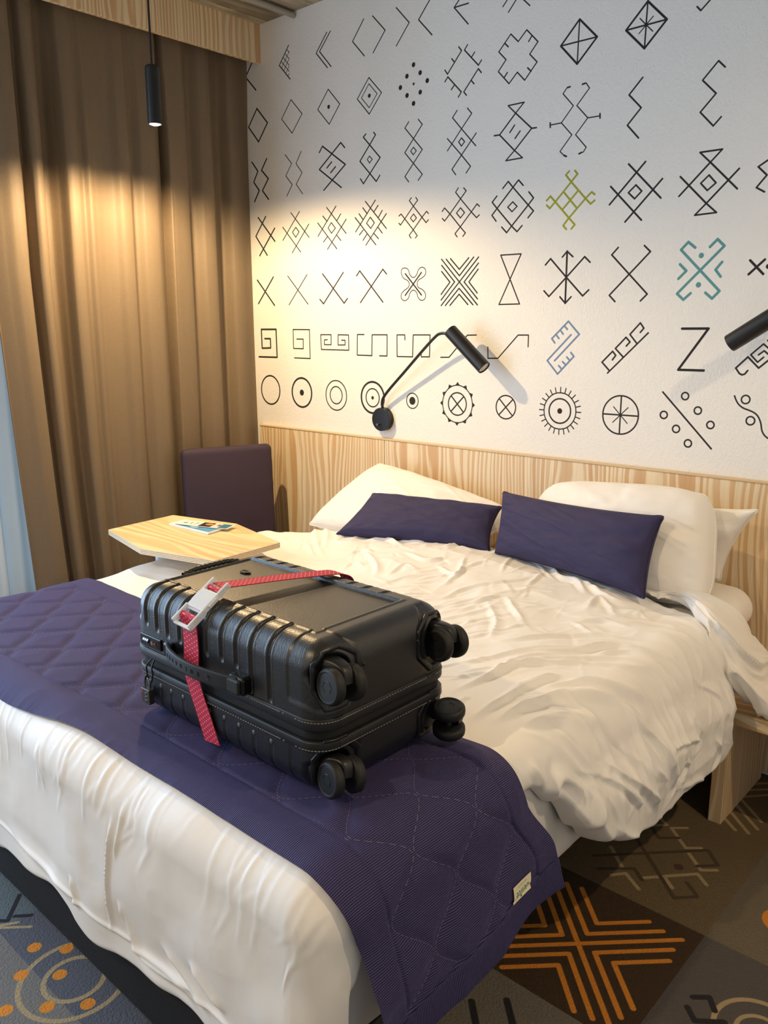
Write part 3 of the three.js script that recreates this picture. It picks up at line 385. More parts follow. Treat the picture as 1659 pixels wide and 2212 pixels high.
{
  for (const f of FOLDS) { const p = []; for (let i = 2; i < f.length; i += 2) p.push([f[i] / 1000, f[i + 1] / 1000]); fold(f[0] / 1000 * 0.85, f[1] / 1000 * 1.1, smoothLine(p), 1.2); }
  const wig = (x, z, a, L, n = 5) => { const p = [[x, z]]; for (let i = 0; i < n; i++) { a += (rnd() - 0.5) * 0.9; x += L / n * Math.cos(a); z += L / n * Math.sin(a); p.push([x, z]); } return p; };
  for (let i = 0; i < 190; i++) {                            // small crumples, denser towards the pillows
    const x = 0.95 + 1.7 * rnd(), z = 0.3 + 0.95 * rnd() ** 1.3, a = rnd() * 6.28, near = sst(1.2, 0.5, z);
    fold(0.003 + 0.006 * rnd(), (0.0012 + 0.003 * rnd()) * (0.2 + 0.8 * near) * (rnd() < 0.7 ? 1 : -1), wig(x, z, a, 0.06 + 0.14 * rnd()));
  }
  for (let i = 0; i < 70; i++) {                             // long folds that run up the bed and swing over its side
    let x = 1.75 + 0.9 * rnd(), z = 0.7 + 0.7 * rnd(), a = 0.05 + 0.25 * rnd() + 0.5 * sst(2.2, 2.6, x); const L = 0.14 + 0.3 * rnd(), n = 8, p = [[x, z]], da = 0.04 + 0.12 * rnd();
    for (let k = 0; k < n; k++) { x += L / n * Math.sin(a); z -= L / n * Math.cos(a); a += da + 0.1 * (rnd() - 0.5); p.push([x, z]); }
    fold(0.004 + 0.005 * rnd(), 0.0018 + 0.0032 * rnd(), p, 1.2);
  }
  for (let i = 0; i < 34; i++) { const s = 2.66 + 0.1 * rnd(), z = 0.5 + 0.75 * rnd(), L = 0.1 + 0.2 * rnd(), k = 0.25 * (rnd() - 0.3); fold(0.005 + 0.006 * rnd(), 0.002 + 0.004 * rnd(), smoothLine([[s, z], [s + L * 0.5, z + k * L * 0.3], [s + L, z + k * L]]), 1.2); }
  for (let i = 0; i < 45; i++) { const s = 2.68 + 0.28 * rnd(), z = 0.5 + 0.75 * rnd(); fold(0.003 + 0.005 * rnd(), 0.001 + 0.0022 * rnd(), wig(s, z, rnd() * 6.28, 0.05 + 0.1 * rnd())); }
  for (let i = 0; i < 70; i++) { const x = 1.25 + 1.45 * rnd(), L = 0.04 + 0.13 * rnd() ** 1.6; fold(0.002 + 0.004 * rnd(), 0.0007 + 0.0015 * rnd(), [[x, 1.95], [x + 0.01 - 0.03 * rnd(), 1.98 + L * 0.5], [x - 0.06 * rnd(), 1.99 + L]], 1.2); }
}
function foldAt(s, t) {
  const x = (s - FR.s0) * FR.k, y = (t - FR.t0) * FR.k, i = Math.floor(x), j = Math.floor(y); if (i < 0 || j < 0 || i >= FR.w - 1 || j >= FR.h - 1) return 0;
  const a = j * FR.w + i; return lerp(lerp(FR.d[a], FR.d[a + 1], x - i), lerp(FR.d[a + FR.w], FR.d[a + FR.w + 1], x - i), y - j);
}
function duvetHeight(s, t) {
  const onRun = sst(-0.03, 0.06, t - runRear(s)) * (1 - sst(-0.03, 0.02, t - runFront(s)));
  const free = 1 - 0.92 * onRun;
  let d = 0.038 + 0.016 * sst(1.45, 1.0, t) + 0.047 * sst(0.85, 0.45, t) * sst(2.66, 2.4, s);
  d += free * (0.04 * (fbm(s * 2.2 + 4, t * 2.2, 2) - 0.5) + 0.018 * (fbm(s * 6, t * 6 + 8, 2) - 0.5));
  const e = s - (BX1 - BR);
  if (e > 0.05) d += 0.06 * sst(0.05, 0.2, e) * sst(0.34, 0.5, t) * (1 - sst(1.2, 1.45, t));
  const crump = sst(1.25, 0.5, t);
  d += free * (foldAt(s, t) + crump * 0.006 * (ridge(s * 9 + 2 * vn(t * 5, s * 4), t * 11) ** 2 - 0.4) + 0.002 * (ridge(s * 21 + 3, t * 18 + s * 4) - 0.5) * (0.3 + crump));
  const ft = t - BZ1;                                       // hem seam running along the foot drape
  if (ft > 0.05) { const q = (ft - 0.318 - 0.008 * Math.sin(s * 7)) / 0.005; d += 0.0045 * Math.exp(-q * q) + sst(0.05, 0.2, ft) * (0.004 * sst(0.32, 0.24, ft) + 0.012 * (fbm(s * 4, t * 5, 2) - 0.5)) + 0.012 * sst(0.3, 0.45, ft) * (fbm(s * 9 + 2, t * 2, 2) - 0.5) * 2; }
  return d;
}
const duvetHead = curve([[0.7, 0.62], [0.96, 0.585], [1.22, 0.46], [1.5, 0.335], [1.86, 0.285], [2.2, 0.3], [2.38, 0.36], [2.6, 0.4], [2.75, 0.42], [3.1, 0.44]]);
const duvetHang = curve([[0.3, 0.3], [0.4, 0.36], [0.46, 0.385], [0.58, 0.375], [0.9, 0.37], [1.05, 0.34], [1.15, 0.3], [1.22, 0.24], [1.3, 0.15], [1.38, 0.09], [1.55, 0.09], [1.85, 0.09], [1.97, 0.2], [2.1, 0.42], [2.5, 0.5]]);
function buildDuvet() {
  const g = group('duvet', 'rumpled white satin cotton duvet spread over the bed', 'duvet');
  const T1 = BZ1 - BR + 0.458, f = (u, v) => {
    const tA = lerp(0.36, T1, v), sR = BX1 - BR + duvetHang(tA), sL = BX0 + BR - 0.3;
    const s = lerp(sL, sR, u), t0 = duvetHead(s), t = t0 + (T1 - t0) * v + (0.018 * Math.sin(s * 11.4 + 3.6) + 0.01 * Math.sin(s * 23)) * v * v;
    let d = duvetHeight(s, t);
    const edge = Math.min((t - t0) / 0.045, (sR - s) / 0.035, (1 - v) / 0.012);
    d *= Math.sqrt(clamp(edge, 0.02, 1) * (2 - clamp(edge, 0.02, 1)));
    return drape(s, t, Math.max(d, 0.002)).slice(0, 3);
  };
  mesh('cover', grid(560, 640, f, (u, v, q) => [u * 2.4, v * 2.2]), M.cotton, g);
  return g;
}
const duvet = buildDuvet();
{ // turned-over corner of the duvet spilling off the bed beside the nightstand
  const path = new THREE.CatmullRomCurve3([V(2.42, 0.672, 0.42), V(2.52, 0.695, 0.38), V(2.63, 0.7, 0.385), V(2.72, 0.65, 0.4), V(2.785, 0.56, 0.385), V(2.83, 0.475, 0.33), V(2.86, 0.425, 0.27)]);
  const f = (u, v) => {
    const p = path.getPoint(u), a = v * Math.PI * 2, tg = path.getTangent(u), side = V(0, 0, 1).cross(tg).normalize(), fw = tg.clone().cross(side).normalize();
    const wide = lerp(0.035, 0.112, sst(0.2, 0.75, u)) * (1 - 0.92 * (1 - sst(0, 0.15, u))) * (1 - 0.5 * sst(0.9, 1, u)), thick = lerp(0.012, 0.032, sst(0.1, 0.5, u)) * (1 - 0.9 * (1 - sst(0, 0.12, u))) * (1 - 0.75 * sst(0.92, 1, u));
    const c = Math.cos(a), s = Math.sin(a), cc = Math.sign(c) * Math.abs(c) ** 0.7;
    const k = 0.034 * (ridge(u * 6 + 1.6 * c, 3 + s * 1.2 + u * 3) ** 2 - 0.4) + 0.016 * (ridge(u * 13 + c * 3, s * 3 + 9) - 0.5);
    const q = p.clone().addScaledVector(fw, cc * (wide + k * 0.5)).addScaledVector(side, s * thick + k * 0.8 * Math.sign(s) * Math.abs(s) ** 0.5);
    return [q.x, Math.max(q.y, 0.384), Math.max(q.z, 0.05)];
  };
  mesh('turned_corner', grid(160, 110, f, (u, v) => [u * 0.7, v * 0.5]), M.cotton, duvet);
}
// ---------------------------------------------------------------- bed runner
const ribMap = dataTex(32, 32, (u, v, i, j) => { const k = 0.5 + 0.5 * Math.cos(u * Math.PI * 2), n = (h2(i, j) - 0.5) * 8, q = Math.pow(k, 0.8); return [lerp(18, 80, q) + n, lerp(15, 74, q) + n, lerp(34, 136, q) + n]; });
const ribBump = dataTex(32, 32, (u) => { const k = 127 + 127 * Math.cos(u * Math.PI * 2); return [k, k, k]; }, false);
const RIB = 1 / 0.004;
M.runner = mat({ map: rep(ribMap, RIB, 200), roughness: 0.8, sheen: 0.3, sheenColor: rgb(140, 140, 200), sheenRoughness: 0.4, bumpMap: rep(ribBump, RIB, 200), bumpScale: 0.0009, side: THREE.DoubleSide });
M.thread = mat({ color: rgb(132, 124, 146), roughness: 0.8 });
{
  const g = group('bed_runner', 'quilted purple navy ribbed bed runner laid across the foot of the bed', 'bed runner');
  const P = 0.09, L = 0.18, A = 0.0425, SL = 0.72, HEM = 0.07, SEnd = (v) => 2.93 + 0.06 * v, SE = 2.965;
  const wave = (s) => { return Math.asin(0.8 * Math.sin(s / L * Math.PI * 2)) / 0.9273; };
  const lineT = (k, s) => 1.48 + k * P + (k % 2 ? 1 : -1) * A * wave(s + 0.055 * clamp((s - (BX1 - BR)) / BR, 0, Math.PI / 2));
  const edgeOf = (s, t) => Math.min(t - runRear(s) , runFront(s) - t, SEnd(clamp((t - 1.4) / 0.58, 0, 1)) - s);
  const hgt = (s, t) => {
    let q = 9; for (let k = -1; k < 9; k++) q = Math.min(q, Math.abs(t - lineT(k, s)) * 0.8);
    const e = edgeOf(s, t), inside = sst(HEM - 0.004, HEM + 0.004, e);
    const puff = 0.0052 * (1 - Math.exp(-((q / 0.017) ** 2))) * inside + 0.004 * (1 - inside) - 0.003 * Math.exp(-(((e - HEM) / 0.004) ** 2));
    const er = s - (BX1 - BR), hang = sst(0.08, 0.25, er);
    const loose = 0.006 * hang * Math.sin(t * 19 + 1.5) * sst(0.05, 0.3, er) + 0.034 * hang + 0.01 * (fbm(s * 5, t * 5, 3) - 0.5) * (0.5 + hang) + 0.004 * (ridge(s * 8 + t * 3, t * 9) - 0.5);
    const sx = sst(1.9, 1.98, s) * (1 - sst(2.53, 2.6, s)) * sst(1.43, 1.49, t) * (1 - sst(1.85, 1.91, t));
    return Math.min(0.06, duvetHeight(s, Math.min(t, 2.03))) * (1 - sx) + 0.036 * sx + 0.0085 + puff * (1 - 0.6 * sx) + loose * (1 - sx);
  };
  const ribU = (s) => s + 0.055 * clamp((s - (BX1 - BR)) / BR, 0, Math.PI / 2);     // outer arc length, so that the ribs keep their spacing round the bend
  const S = (u, v) => lerp(SL, SEnd(v), u), Tt = (s, v) => lerp(runRear(s), runFront(s), v);
  const f = (u, v) => { const s = S(u, v), t = Tt(s, v); return drape(s, t, hgt(s, t)).slice(0, 3); };
  mesh('quilted_cloth', grid(760, 220, f, (u, v) => [ribU(S(u, v)), Tt(S(u, v), v)]), M.runner, g);
  // hem band: ribs turned across it
  mesh('hem_band', grid(24, 220, (u, v) => { const s = lerp(SEnd(v) - HEM, SEnd(v) + 0.001, u), t = Tt(s, v), e = Math.min(1, (SEnd(v) - s) / 0.004); return drape(s, t, hgt(s, t) + 0.0022 * clamp(e, 0.3, 1)).slice(0, 3); }, (u, v) => [Tt(SE, v), u]), M.runner, g);
  const dashes = [], one = new THREE.BoxGeometry(1, 1, 1).toNonIndexed(); one.deleteAttribute('uv');
  const dash = (s0, t0, s1, t1) => {
    const a = drape(s0, t0, hgt(s0, t0) + 0.0006), b = drape(s1, t1, hgt(s1, t1) + 0.0006), A_ = V(a[0], a[1], a[2]), B_ = V(b[0], b[1], b[2]), m = A_.clone().add(B_).multiplyScalar(0.5), l = A_.distanceTo(B_);
    if (l < 1e-4 || l > 0.03) return;
    const z = B_.clone().sub(A_).normalize(), y = V(a[3], a[4], a[5]), x = y.clone().cross(z).normalize(); y.copy(z).cross(x);
    dashes.push(one.clone().applyMatrix4(new THREE.Matrix4().makeBasis(x.multiplyScalar(0.0007), y.multiplyScalar(0.0006), z.multiplyScalar(l)).setPosition(m)));
  };
  for (let k = -1; k < 9; k++) for (let s = 0.95; s < 3.0 - HEM; s += 0.0075) { const t = lineT(k, s), t1 = lineT(k, s + 0.0048); if (edgeOf(s, t) > HEM && edgeOf(s + 0.005, t1) > HEM) dash(s, t, s + 0.0048, t1); }
  const st = mesh('stitching', mergeGeometries(dashes), M.thread, g); st.userData = { kind: 'stuff' };
  // woven label sewn to the hem
  const cv = document.createElement('canvas'); cv.width = 256; cv.height = 128; const c = cv.getContext('2d');
  c.fillStyle = 'rgb(238,226,194)'; c.fillRect(0, 0, 256, 128); c.fillStyle = 'rgb(58,140,96)'; c.textAlign = 'center';
  c.font = 'bold 70px sans-serif'; c.fillText('délite', 128, 72); c.font = '19px sans-serif'; c.fillText('hotel collection', 128, 108);
  c.beginPath(); c.moveTo(120, 10); c.quadraticCurveTo(134, -2, 150, 10); c.quadraticCurveTo(134, 22, 120, 10); c.fill();
  const t = new THREE.CanvasTexture(cv); t.colorSpace = THREE.SRGBColorSpace;
  const lab = grid(10, 8, (u, v) => { const tt = lerp(1.497, 1.563, u), s = lerp(SEnd(0.25) - HEM - 0.032, SEnd(0.25) - HEM + 0.004, v); return drape(s, tt, hgt(s, tt) + 0.0035).slice(0, 3); }, (u, v) => [u, v]);
  const lm = mesh('woven_label', lab, mat({ map: t, roughness: 0.8, side: THREE.DoubleSide }), g); lm.userData = { label: 'cream woven label with green lettering' };
}
// ---------------------------------------------------------------- pillows and cushions
function pillowGeo(BL, BR_, TR, TL, T, o = {}) {
  const n = o.n ?? 110, c = [BL, BR_, TR, TL].map((q) => V(...q)), w = c[1].clone().sub(c[0]).add(c[2]).sub(c[3]).normalize(), hh = c[3].clone().sub(c[0]).add(c[2]).sub(c[1]).normalize(), nrm = w.clone().cross(hh).normalize();
  const flat = (o.flat ?? 0.45), pinch = o.pinch ?? 0.05, sd = o.seed ?? 1, wr = o.wrinkle ?? 0.006;
  const make = (sg) => grid(n, n, (a, b) => {
    const u = a * 2 - 1, v = b * 2 - 1, rc = o.round ?? 0, su = u * (1 - pinch * (1 - v * v) * u * u) * Math.sqrt(1 - rc * v ** 4), sv = v * (1 - pinch * 1.6 * (1 - u * u) * v * v) * Math.sqrt(1 - rc * u ** 4), A = (su + 1) / 2, B = (sv + 1) / 2;
    const p = c[0].clone().multiplyScalar((1 - A) * (1 - B)).addScaledVector(c[1], A * (1 - B)).addScaledVector(c[2], A * B).addScaledVector(c[3], (1 - A) * B);
    const e = (1 - Math.abs(u) ** 2.6) * (1 - Math.abs(v) ** 2.6); let th = T * Math.pow(Math.max(e, 0), flat);
    const rim = Math.max(Math.abs(u), Math.abs(v));
    th += wr * (fbm(u * 3 + sd * 5, v * 3 + sd, 3) - 0.5) * 2.5 * sst(1, 0.85, rim) + wr * 0.45 * (ridge(u * 2.2 + sd + v * 2.6, v * 1.4 + sd * 3) ** 4 - 0.1) * sst(1, 0.8, rim);
    th += wr * 0.35 * sst(0.55, 0.9, rim) * Math.sin((Math.abs(u) > Math.abs(v) ? v * (o.kv ?? 9) : u * (o.ku ?? 16)) + sd) * sst(1, 0.9, rim);
    const sag = (o.bend ?? 0) * (1 - u * u);
    return p.addScaledVector(nrm, sg * th + sag).toArray();
  }, (a, b) => [a * 0.7, b * 0.5]);
  const f = make(1), k = make(-1), ix = k.index.array; for (let i = 0; i < ix.length; i += 3) { const t = ix[i + 1]; ix[i + 1] = ix[i + 2]; ix[i + 2] = t; }
  const m = mergeGeometries([f, k]); m.deleteAttribute('normal'); const uvs = m.attributes.uv; m.deleteAttribute('uv');
  const g = mergeVertices(m, 1e-5); g.computeVertexNormals();
  const P = g.attributes.position, uv = new Float32Array(P.count * 2), rel = V(0, 0, 0); for (let i = 0; i < P.count; i++) { rel.fromBufferAttribute(P, i).sub(c[0]); uv[2 * i] = rel.dot(w); uv[2 * i + 1] = rel.dot(hh); }
  g.setAttribute('uv', new THREE.BufferAttribute(uv, 2));
  return g;
}
function edgeSeam(BL, BR_, TR, TL, r, pinch = 0.05, rc = 0) {
  const c = [BL, BR_, TR, TL].map((q) => V(...q)), pts = [];
  const P = (u, v) => { const su = u * (1 - pinch * (1 - v * v) * u * u) * Math.sqrt(1 - rc * v ** 4), sv = v * (1 - pinch * 1.6 * (1 - u * u) * v * v) * Math.sqrt(1 - rc * u ** 4), A = (su + 1) / 2, B = (sv + 1) / 2; return c[0].clone().multiplyScalar((1 - A) * (1 - B)).addScaledVector(c[1], A * (1 - B)).addScaledVector(c[2], A * B).addScaledVector(c[3], (1 - A) * B).toArray(); };
  for (let i = 0; i < 16; i++) pts.push(P(-1 + i / 8, -1)); for (let i = 0; i < 10; i++) pts.push(P(1, -1 + i / 5)); for (let i = 0; i < 16; i++) pts.push(P(1 - i / 8, 1)); for (let i = 0; i < 10; i++) pts.push(P(-1, 1 - i / 5));
  return tube(pts, r, 200, 6, true);
}
function pillow(name, label, cat, grp, corners, T, m, o) {
  const g = group(name, label, cat, grp);
  mesh('filled_cover', pillowGeo(...corners, T, o), m, g); mesh('edge_seam', edgeSeam(...corners, 0.0022, o?.pinch ?? 0.05, o?.round ?? 0), m, g); return g;
}
pillow('bed_pillow', 'white pillow leaning on the headboard with one corner raised behind flat navy cushion', 'pillow', 'white pillows', [[0.93, 0.655, 0.4], [1.72, 0.66, 0.4], [1.84, 0.79, 0.11], [1.1, 0.915, 0.12]], 0.085, M.cotton, { seed: 2, wrinkle: 0.007, pinch: 0.0, round: 0.06 });
pillow('bed_pillow', 'white pillow standing against the headboard with pointed corner sticking out sideways', 'pillow', 'white pillows', [[2.05, 0.68, 0.13], [2.62, 0.69, 0.14], [2.725, 0.942, 0.17], [2.12, 0.9, 0.09]], 0.055, M.cotton, { seed: 5, wrinkle: 0.007, pinch: 0.07 });
pillow('bed_pillow', 'plump white pillow directly behind the upright navy cushion', 'pillow', 'white pillows', [[1.98, 0.64, 0.34], [2.69, 0.65, 0.37], [2.61, 0.995, 0.2], [1.98, 0.945, 0.16]], 0.12, M.cotton, { seed: 9, wrinkle: 0.006, pinch: 0.01, flat: 0.42, round: 0.22 });
pillow('lumbar_cushion', 'navy lumbar cushion slumped almost flat on the duvet', 'cushion', 'navy cushions', [[1.278, 0.7, 0.56], [1.878, 0.7, 0.371], [1.83, 0.835, 0.23], [1.29, 0.835, 0.36]], 0.055, M.navy, { seed: 3, wrinkle: 0.005, pinch: 0.06, flat: 0.4 });
pillow('lumbar_cushion', 'navy lumbar cushion standing upright against plump white pillow', 'cushion', 'navy cushions', [[1.904, 0.7, 0.375], [2.534, 0.7, 0.505], [2.53, 0.932, 0.405], [1.87, 0.905, 0.285]], 0.062, M.navy, { seed: 7, wrinkle: 0.005, pinch: 0.055, flat: 0.4 });
// ---------------------------------------------------------------- suitcase
{
  const g = group('suitcase', 'black hard shell suitcase lying flat on the bed runner with ribbed lid', 'suitcase');
  const SC = V(2.2525, 0.798, 1.668), hx = 0.3025, hz = 0.186, r = 0.05, YB = 0.652, YT = 0.944, YS = 0.772;
  const grain = dataTex(256, 256, (u, v, i, j) => { const n = 90 + 110 * pn(u * 128, v * 128, 128, 128) + 50 * h2(i, j); return [n, n, n]; }, false);
  M.abs = mat({ color: rgb(18, 20, 24), roughness: 0.38, ior: 1.65, bumpMap: rep(grain, 7, 7), bumpScale: 0.0005 });
  M.absPlain = mat({ color: rgb(20, 21, 23), roughness: 0.4 });
  M.rubber = mat({ color: rgb(20, 20, 20), roughness: 0.6 });
  M.gloss = mat({ color: rgb(18, 18, 19), roughness: 0.25 });
  M.fork = mat({ color: rgb(20, 20, 21), roughness: 0.42, side: THREE.DoubleSide });
  M.trimBand = mat({ color: rgb(22, 24, 27), roughness: 0.5 });
  M.zip = mat({ color: rgb(12, 12, 14), roughness: 0.8 });
  const ribs = [[2.013, 0.863], [2.0535, 0.8565], [2.0933, 0.853], [2.137, 0.851], [2.23, 0.849], [2.2786, 0.8506], [2.325, 0.8494], [2.3704, 0.806], [2.422, 0.808]];
  const smin = (x, w) => Math.exp(-((x / w) ** 2));
  const channel = (dx) => { const a = Math.abs(dx); return -0.0042 * (1 - sst(0.0025, 0.0065, a)) + 0.0006 * smin(a - 0.0085, 0.002); };
  const boxMask = (y, z, y0, y1, z0, z1, s) => sst(y0 - s, y0 + s, y) * (1 - sst(y1 - s, y1 + s, y)) * sst(z0 - s, z0 + s, z) * (1 - sst(z1 - s, z1 + s, z));
  const wheels = [[0.886, 1.812], [0.876, 1.522], [0.7, 1.815], [0.7, 1.52]];
  const housing = (wx, wy, wz) => {
    let k = 0; if (wx < 2.44) return 0;
    for (const [y, z] of wheels) {
      const q = Math.max(Math.abs(y - wy) / 0.066, Math.abs(z - wz) / 0.066, 0), dgn = (Math.abs(y - wy) + Math.abs(z - wz)) / 0.098, m = Math.max(q, dgn);
      k -= 0.0018 * (1 - sst(0.97, 1.02, m)) * sst(2.47, 2.475, wx) + 0.03 * (1 - sst(0.48, 0.68, Math.hypot(y - wy, z - wz) / 0.062)) * sst(2.5, 2.515, wx);
    }
    return k;
  };
  const half = (up) => shell(hx, (YT - YB) / 2, hz, r, [300, 70, 190], (p, d) => {
    const wx = p.x + SC.x, wy = p.y + SC.y, wz = p.z + SC.z; let k = 0;
    const front = p.z > 0;
    if (up) {
      const zin = hz - Math.abs(p.z);                        // distance in from the long side, seen from above
      for (const [x, y0] of ribs) { const dx = wx - x; if (Math.abs(dx) > 0.012) continue; const yEnd = front ? y0 : 0.85; k += channel(dx) * sst(yEnd - 0.004, yEnd + 0.003, wy) * (1 - sst(0.062, 0.068, zin)); }
      if (d.y > 0.7) {                                       // sunken lid panel framed by a lip
        const m = boxMask(wx, wz, 1.995, 2.478, 1.553, 1.785, 0.003); k += -0.006 * m;
        const o = boxMask(wx, wz, 1.985, 2.488, 1.543, 1.795, 0.003) - m; k += 0.0016 * o; k -= 0.0028 * Math.max(0, 4 * m * (1 - m));
      }
      k -= 0.0035 * (1 - sst(1.996, 2.0, wx + 0.4 * Math.max(0, 0.9 - wy))) * sst(0.868, 0.872, wy) * sst(0.02, 0.05, d.x * -1 + Math.abs(d.z) * 0.2);
    } else {
      for (const [x] of ribs) { const dx = wx - x; if (Math.abs(dx) < 0.012) k += 0.4 * channel(dx) * (1 - sst(0.722, 0.73, wy)) * sst(0.3, 0.7, Math.abs(d.z)); }
    }
    return k + housing(wx, wy, wz);
  }, up ? [YS - SC.y + 0.028, 9] : [-9, YS - SC.y - 0.024]).translate(SC.x, SC.y, SC.z);
  mesh('upper_shell', half(true), M.abs, g);
  mesh('lower_shell', half(false), M.abs, g);
  const outline = (off, n = 12) => { const pts = [], R = r + off; for (const [cx, cz, a0] of [[1, 1, 0], [-1, 1, 1], [-1, -1, 2], [1, -1, 3]]) for (let i = 0; i <= n; i++) { const a = (a0 + i / n) * Math.PI / 2; pts.push([SC.x + cx * (hx - r) + R * Math.cos(a), SC.z + cz * (hz - r) + R * Math.sin(a)]); } return pts; };
  const band = (y0, y1, off, b = 0.003) => { const prof = [[-0.012, y0], [off - b, y0], [off, y0 + b], [off, y1 - b], [off - b, y1], [-0.012, y1]], o = prof.map((q) => outline(q[0])), n = o[0].length; return grid(n, prof.length - 1, (u, v) => { const i = Math.round(u * n) % n, j = Math.round(v * (prof.length - 1)); return [o[j][i][0], prof[j][1], o[j][i][1]]; }); };
  const flip = (q) => { const ix = q.index.array; for (let i = 0; i < ix.length; i += 3) { const t = ix[i + 1]; ix[i + 1] = ix[i + 2]; ix[i + 2] = t; } q.computeVertexNormals(); return q; };
  mesh('lid_rim', flip(band(0.783, 0.806, 0.0035)), M.trimBand, g);
  mesh('zipper', flip(band(0.762, 0.7835, -0.004)), M.zip, g);
  mesh('base_rim', flip(band(0.742, 0.7625, 0.0035)), M.trimBand, g);
  const ds = [], one = new THREE.BoxGeometry(0.0042, 0.0011, 0.0009);
  for (const y of [0.8005, 0.7465]) { const o = outline(0.0037, 40), C2 = new THREE.CatmullRomCurve3(o.map((q) => V(q[0], y, q[1])), true), n = 300; for (let i = 0; i < n; i++) { const p = C2.getPointAt(i / n), t = C2.getTangentAt(i / n); ds.push(one.clone().rotateY(Math.atan2(-t.z, t.x)).translate(p.x, p.y, p.z)); } }
  const st = mesh('stitching', mergeGeometries(ds), mat({ color: rgb(150, 150, 145), roughness: 0.7 }), g); st.userData = { kind: 'stuff' };
  for (const [x] of ribs) { mesh('stud', new THREE.SphereGeometry(0.0042, 14, 8).scale(1, 1.3, 0.7).translate(x, 0.7285, 1.8535), mat({ color: rgb(90, 98, 104), roughness: 0.3 }), g); }
  for (const [y, z] of [[0.886, 1.741], [0.885, 1.587]]) mesh('screw', new THREE.SphereGeometry(0.0045, 12, 8).scale(0.5, 1, 1).translate(2.5555, y, z), M.gloss, g);
  // lid badge
  { const sh = new THREE.Shape(); for (let i = 0; i < 6; i++) { const a = i * Math.PI / 3; const q = [0.017 * Math.cos(a), 0.0105 * Math.sin(a)]; i ? sh.lineTo(...q) : sh.moveTo(...q); } sh.closePath(); const hole = new THREE.Path(); for (let i = 0; i < 6; i++) { const a = i * Math.PI / 3; const q = [0.0115 * Math.cos(a), 0.0062 * Math.sin(a)]; i ? hole.lineTo(...q) : hole.moveTo(...q); } hole.closePath(); 
    mesh('lid_badge', new THREE.ExtrudeGeometry(sh, { depth: 0.0012, bevelSize: 0.0004, bevelThickness: 0.0004, bevelSegments: 1 }).rotateX(-Math.PI / 2).translate(2.075, 0.9405, 1.63), M.gloss, g);
    sh.holes.push(hole); mesh('badge_ring', new THREE.ExtrudeGeometry(sh, { depth: 0.0008, bevelEnabled: false }).rotateX(-Math.PI / 2).translate(2.075, 0.9423, 1.63), mat({ color: rgb(70, 62, 48), roughness: 0.35 }), g); }
  // combination lock set in the front
  const lock = mesh('combination_lock', box(1.99, 2.068, 0.812, 0.8375, 1.84, 1.8585, 0.002), M.gloss, g);
  mesh('dial_window', box(2.002, 2.026, 0.816, 0.832, 1.857, 1.8592, 0.0008), M.zip, lock);
  for (let i = 0; i < 3; i++) mesh('dial', new THREE.CylinderGeometry(0.0055, 0.0055, 0.0052, 20).rotateZ(Math.PI / 2).translate(2.0065 + i * 0.0072, 0.8245, 1.8565), M.metal, lock);
  mesh('key_slot', new THREE.CylinderGeometry(0.0045, 0.0045, 0.002, 20).rotateX(Math.PI / 2).translate(2.037, 0.824, 1.8592), M.metal, lock);
  mesh('red_mark', new THREE.CylinderGeometry(0.0026, 0.0026, 0.002, 16).rotateX(Math.PI / 2).translate(2.0465, 0.8245, 1.8592), mat({ color: rgb(190, 60, 60), roughness: 0.4 }), lock);
  for (const x of [2.053, 2.0605]) mesh('puller_slot', box(x - 0.0015, x + 0.0015, 0.815, 0.832, 1.857, 1.8592), M.zip, lock);
  // side handle
  const hp = new THREE.CatmullRomCurve3([V(2.098, 0.829, 1.858), V(2.118, 0.829, 1.872), V(2.17, 0.8285, 1.887), V(2.235, 0.828, 1.892), V(2.3, 0.8265, 1.884), V(2.35, 0.825, 1.873)]);
  const hh = 0.0165, handle = mesh('side_handle', grid(60, 24, (u, v) => { const p = hp.getPoint(u), t = hp.getTangent(u), n = V(-t.z, 0, t.x), a = v * Math.PI * 2, c = Math.cos(a), s = Math.sin(a), e = 1 - 0.45 * (1 - sst(0, 0.06, u)) ; const w = hh * e * (1 - 0.12 * smin(u - 0.5, 0.3)); p.y += Math.sign(s) * Math.abs(s) ** 0.35 * w; p.addScaledVector(n, Math.sign(c) * Math.abs(c) ** 0.5 * 0.0042); return p.toArray(); }), M.rubber, g);
  mesh('end_mount', box(2.323, 2.368, 0.806, 0.843, 1.85, 1.875, 0.007), M.gloss, g); mesh('end_mount', box(2.092, 2.118, 0.814, 0.844, 1.85, 1.868, 0.006), M.gloss, g);
  mesh('end_cap', box(2.327, 2.364, 0.8095, 0.8395, 1.872, 1.8825, 0.005), M.rubber, handle);
  const font = await new FontLoader().loadAsync('fonts/droid/droid_sans_bold.typeface.json');
  const word = 'SOLGAARD'; [...word].forEach((ch, i) => { const u = 0.66 - i * 0.058, p = hp.getPoint(u), t = hp.getTangent(u); const q = new TextGeometry(ch, { font, size: 0.0088, depth: 0.0012, curveSegments: 3 }); q.center(); q.rotateZ(Math.PI); q.rotateY(-Math.atan2(t.z, t.x)); q.translate(p.x, p.y, p.z); q.translate(-t.z * 0.0042, 0, t.x * 0.0042); mesh('raised_letter', q, M.gloss, handle); });
  { const u = 0.735, p = hp.getPoint(u); const ring = new THREE.TorusGeometry(0.0052, 0.0008, 6, 6, 5.4).translate(p.x, p.y, p.z + 0.0043); mesh('raised_mark', ring, M.gloss, handle); }
  // casters
  const wheelGeo = lathe([[0.001, -0.011], [0.025, -0.011], [0.0305, -0.0095], [0.0335, -0.006], [0.034, 0], [0.0335, 0.006], [0.0305, 0.0095], [0.0268, 0.011], [0.0265, 0.0088], [0.001, 0.0088]], 44);
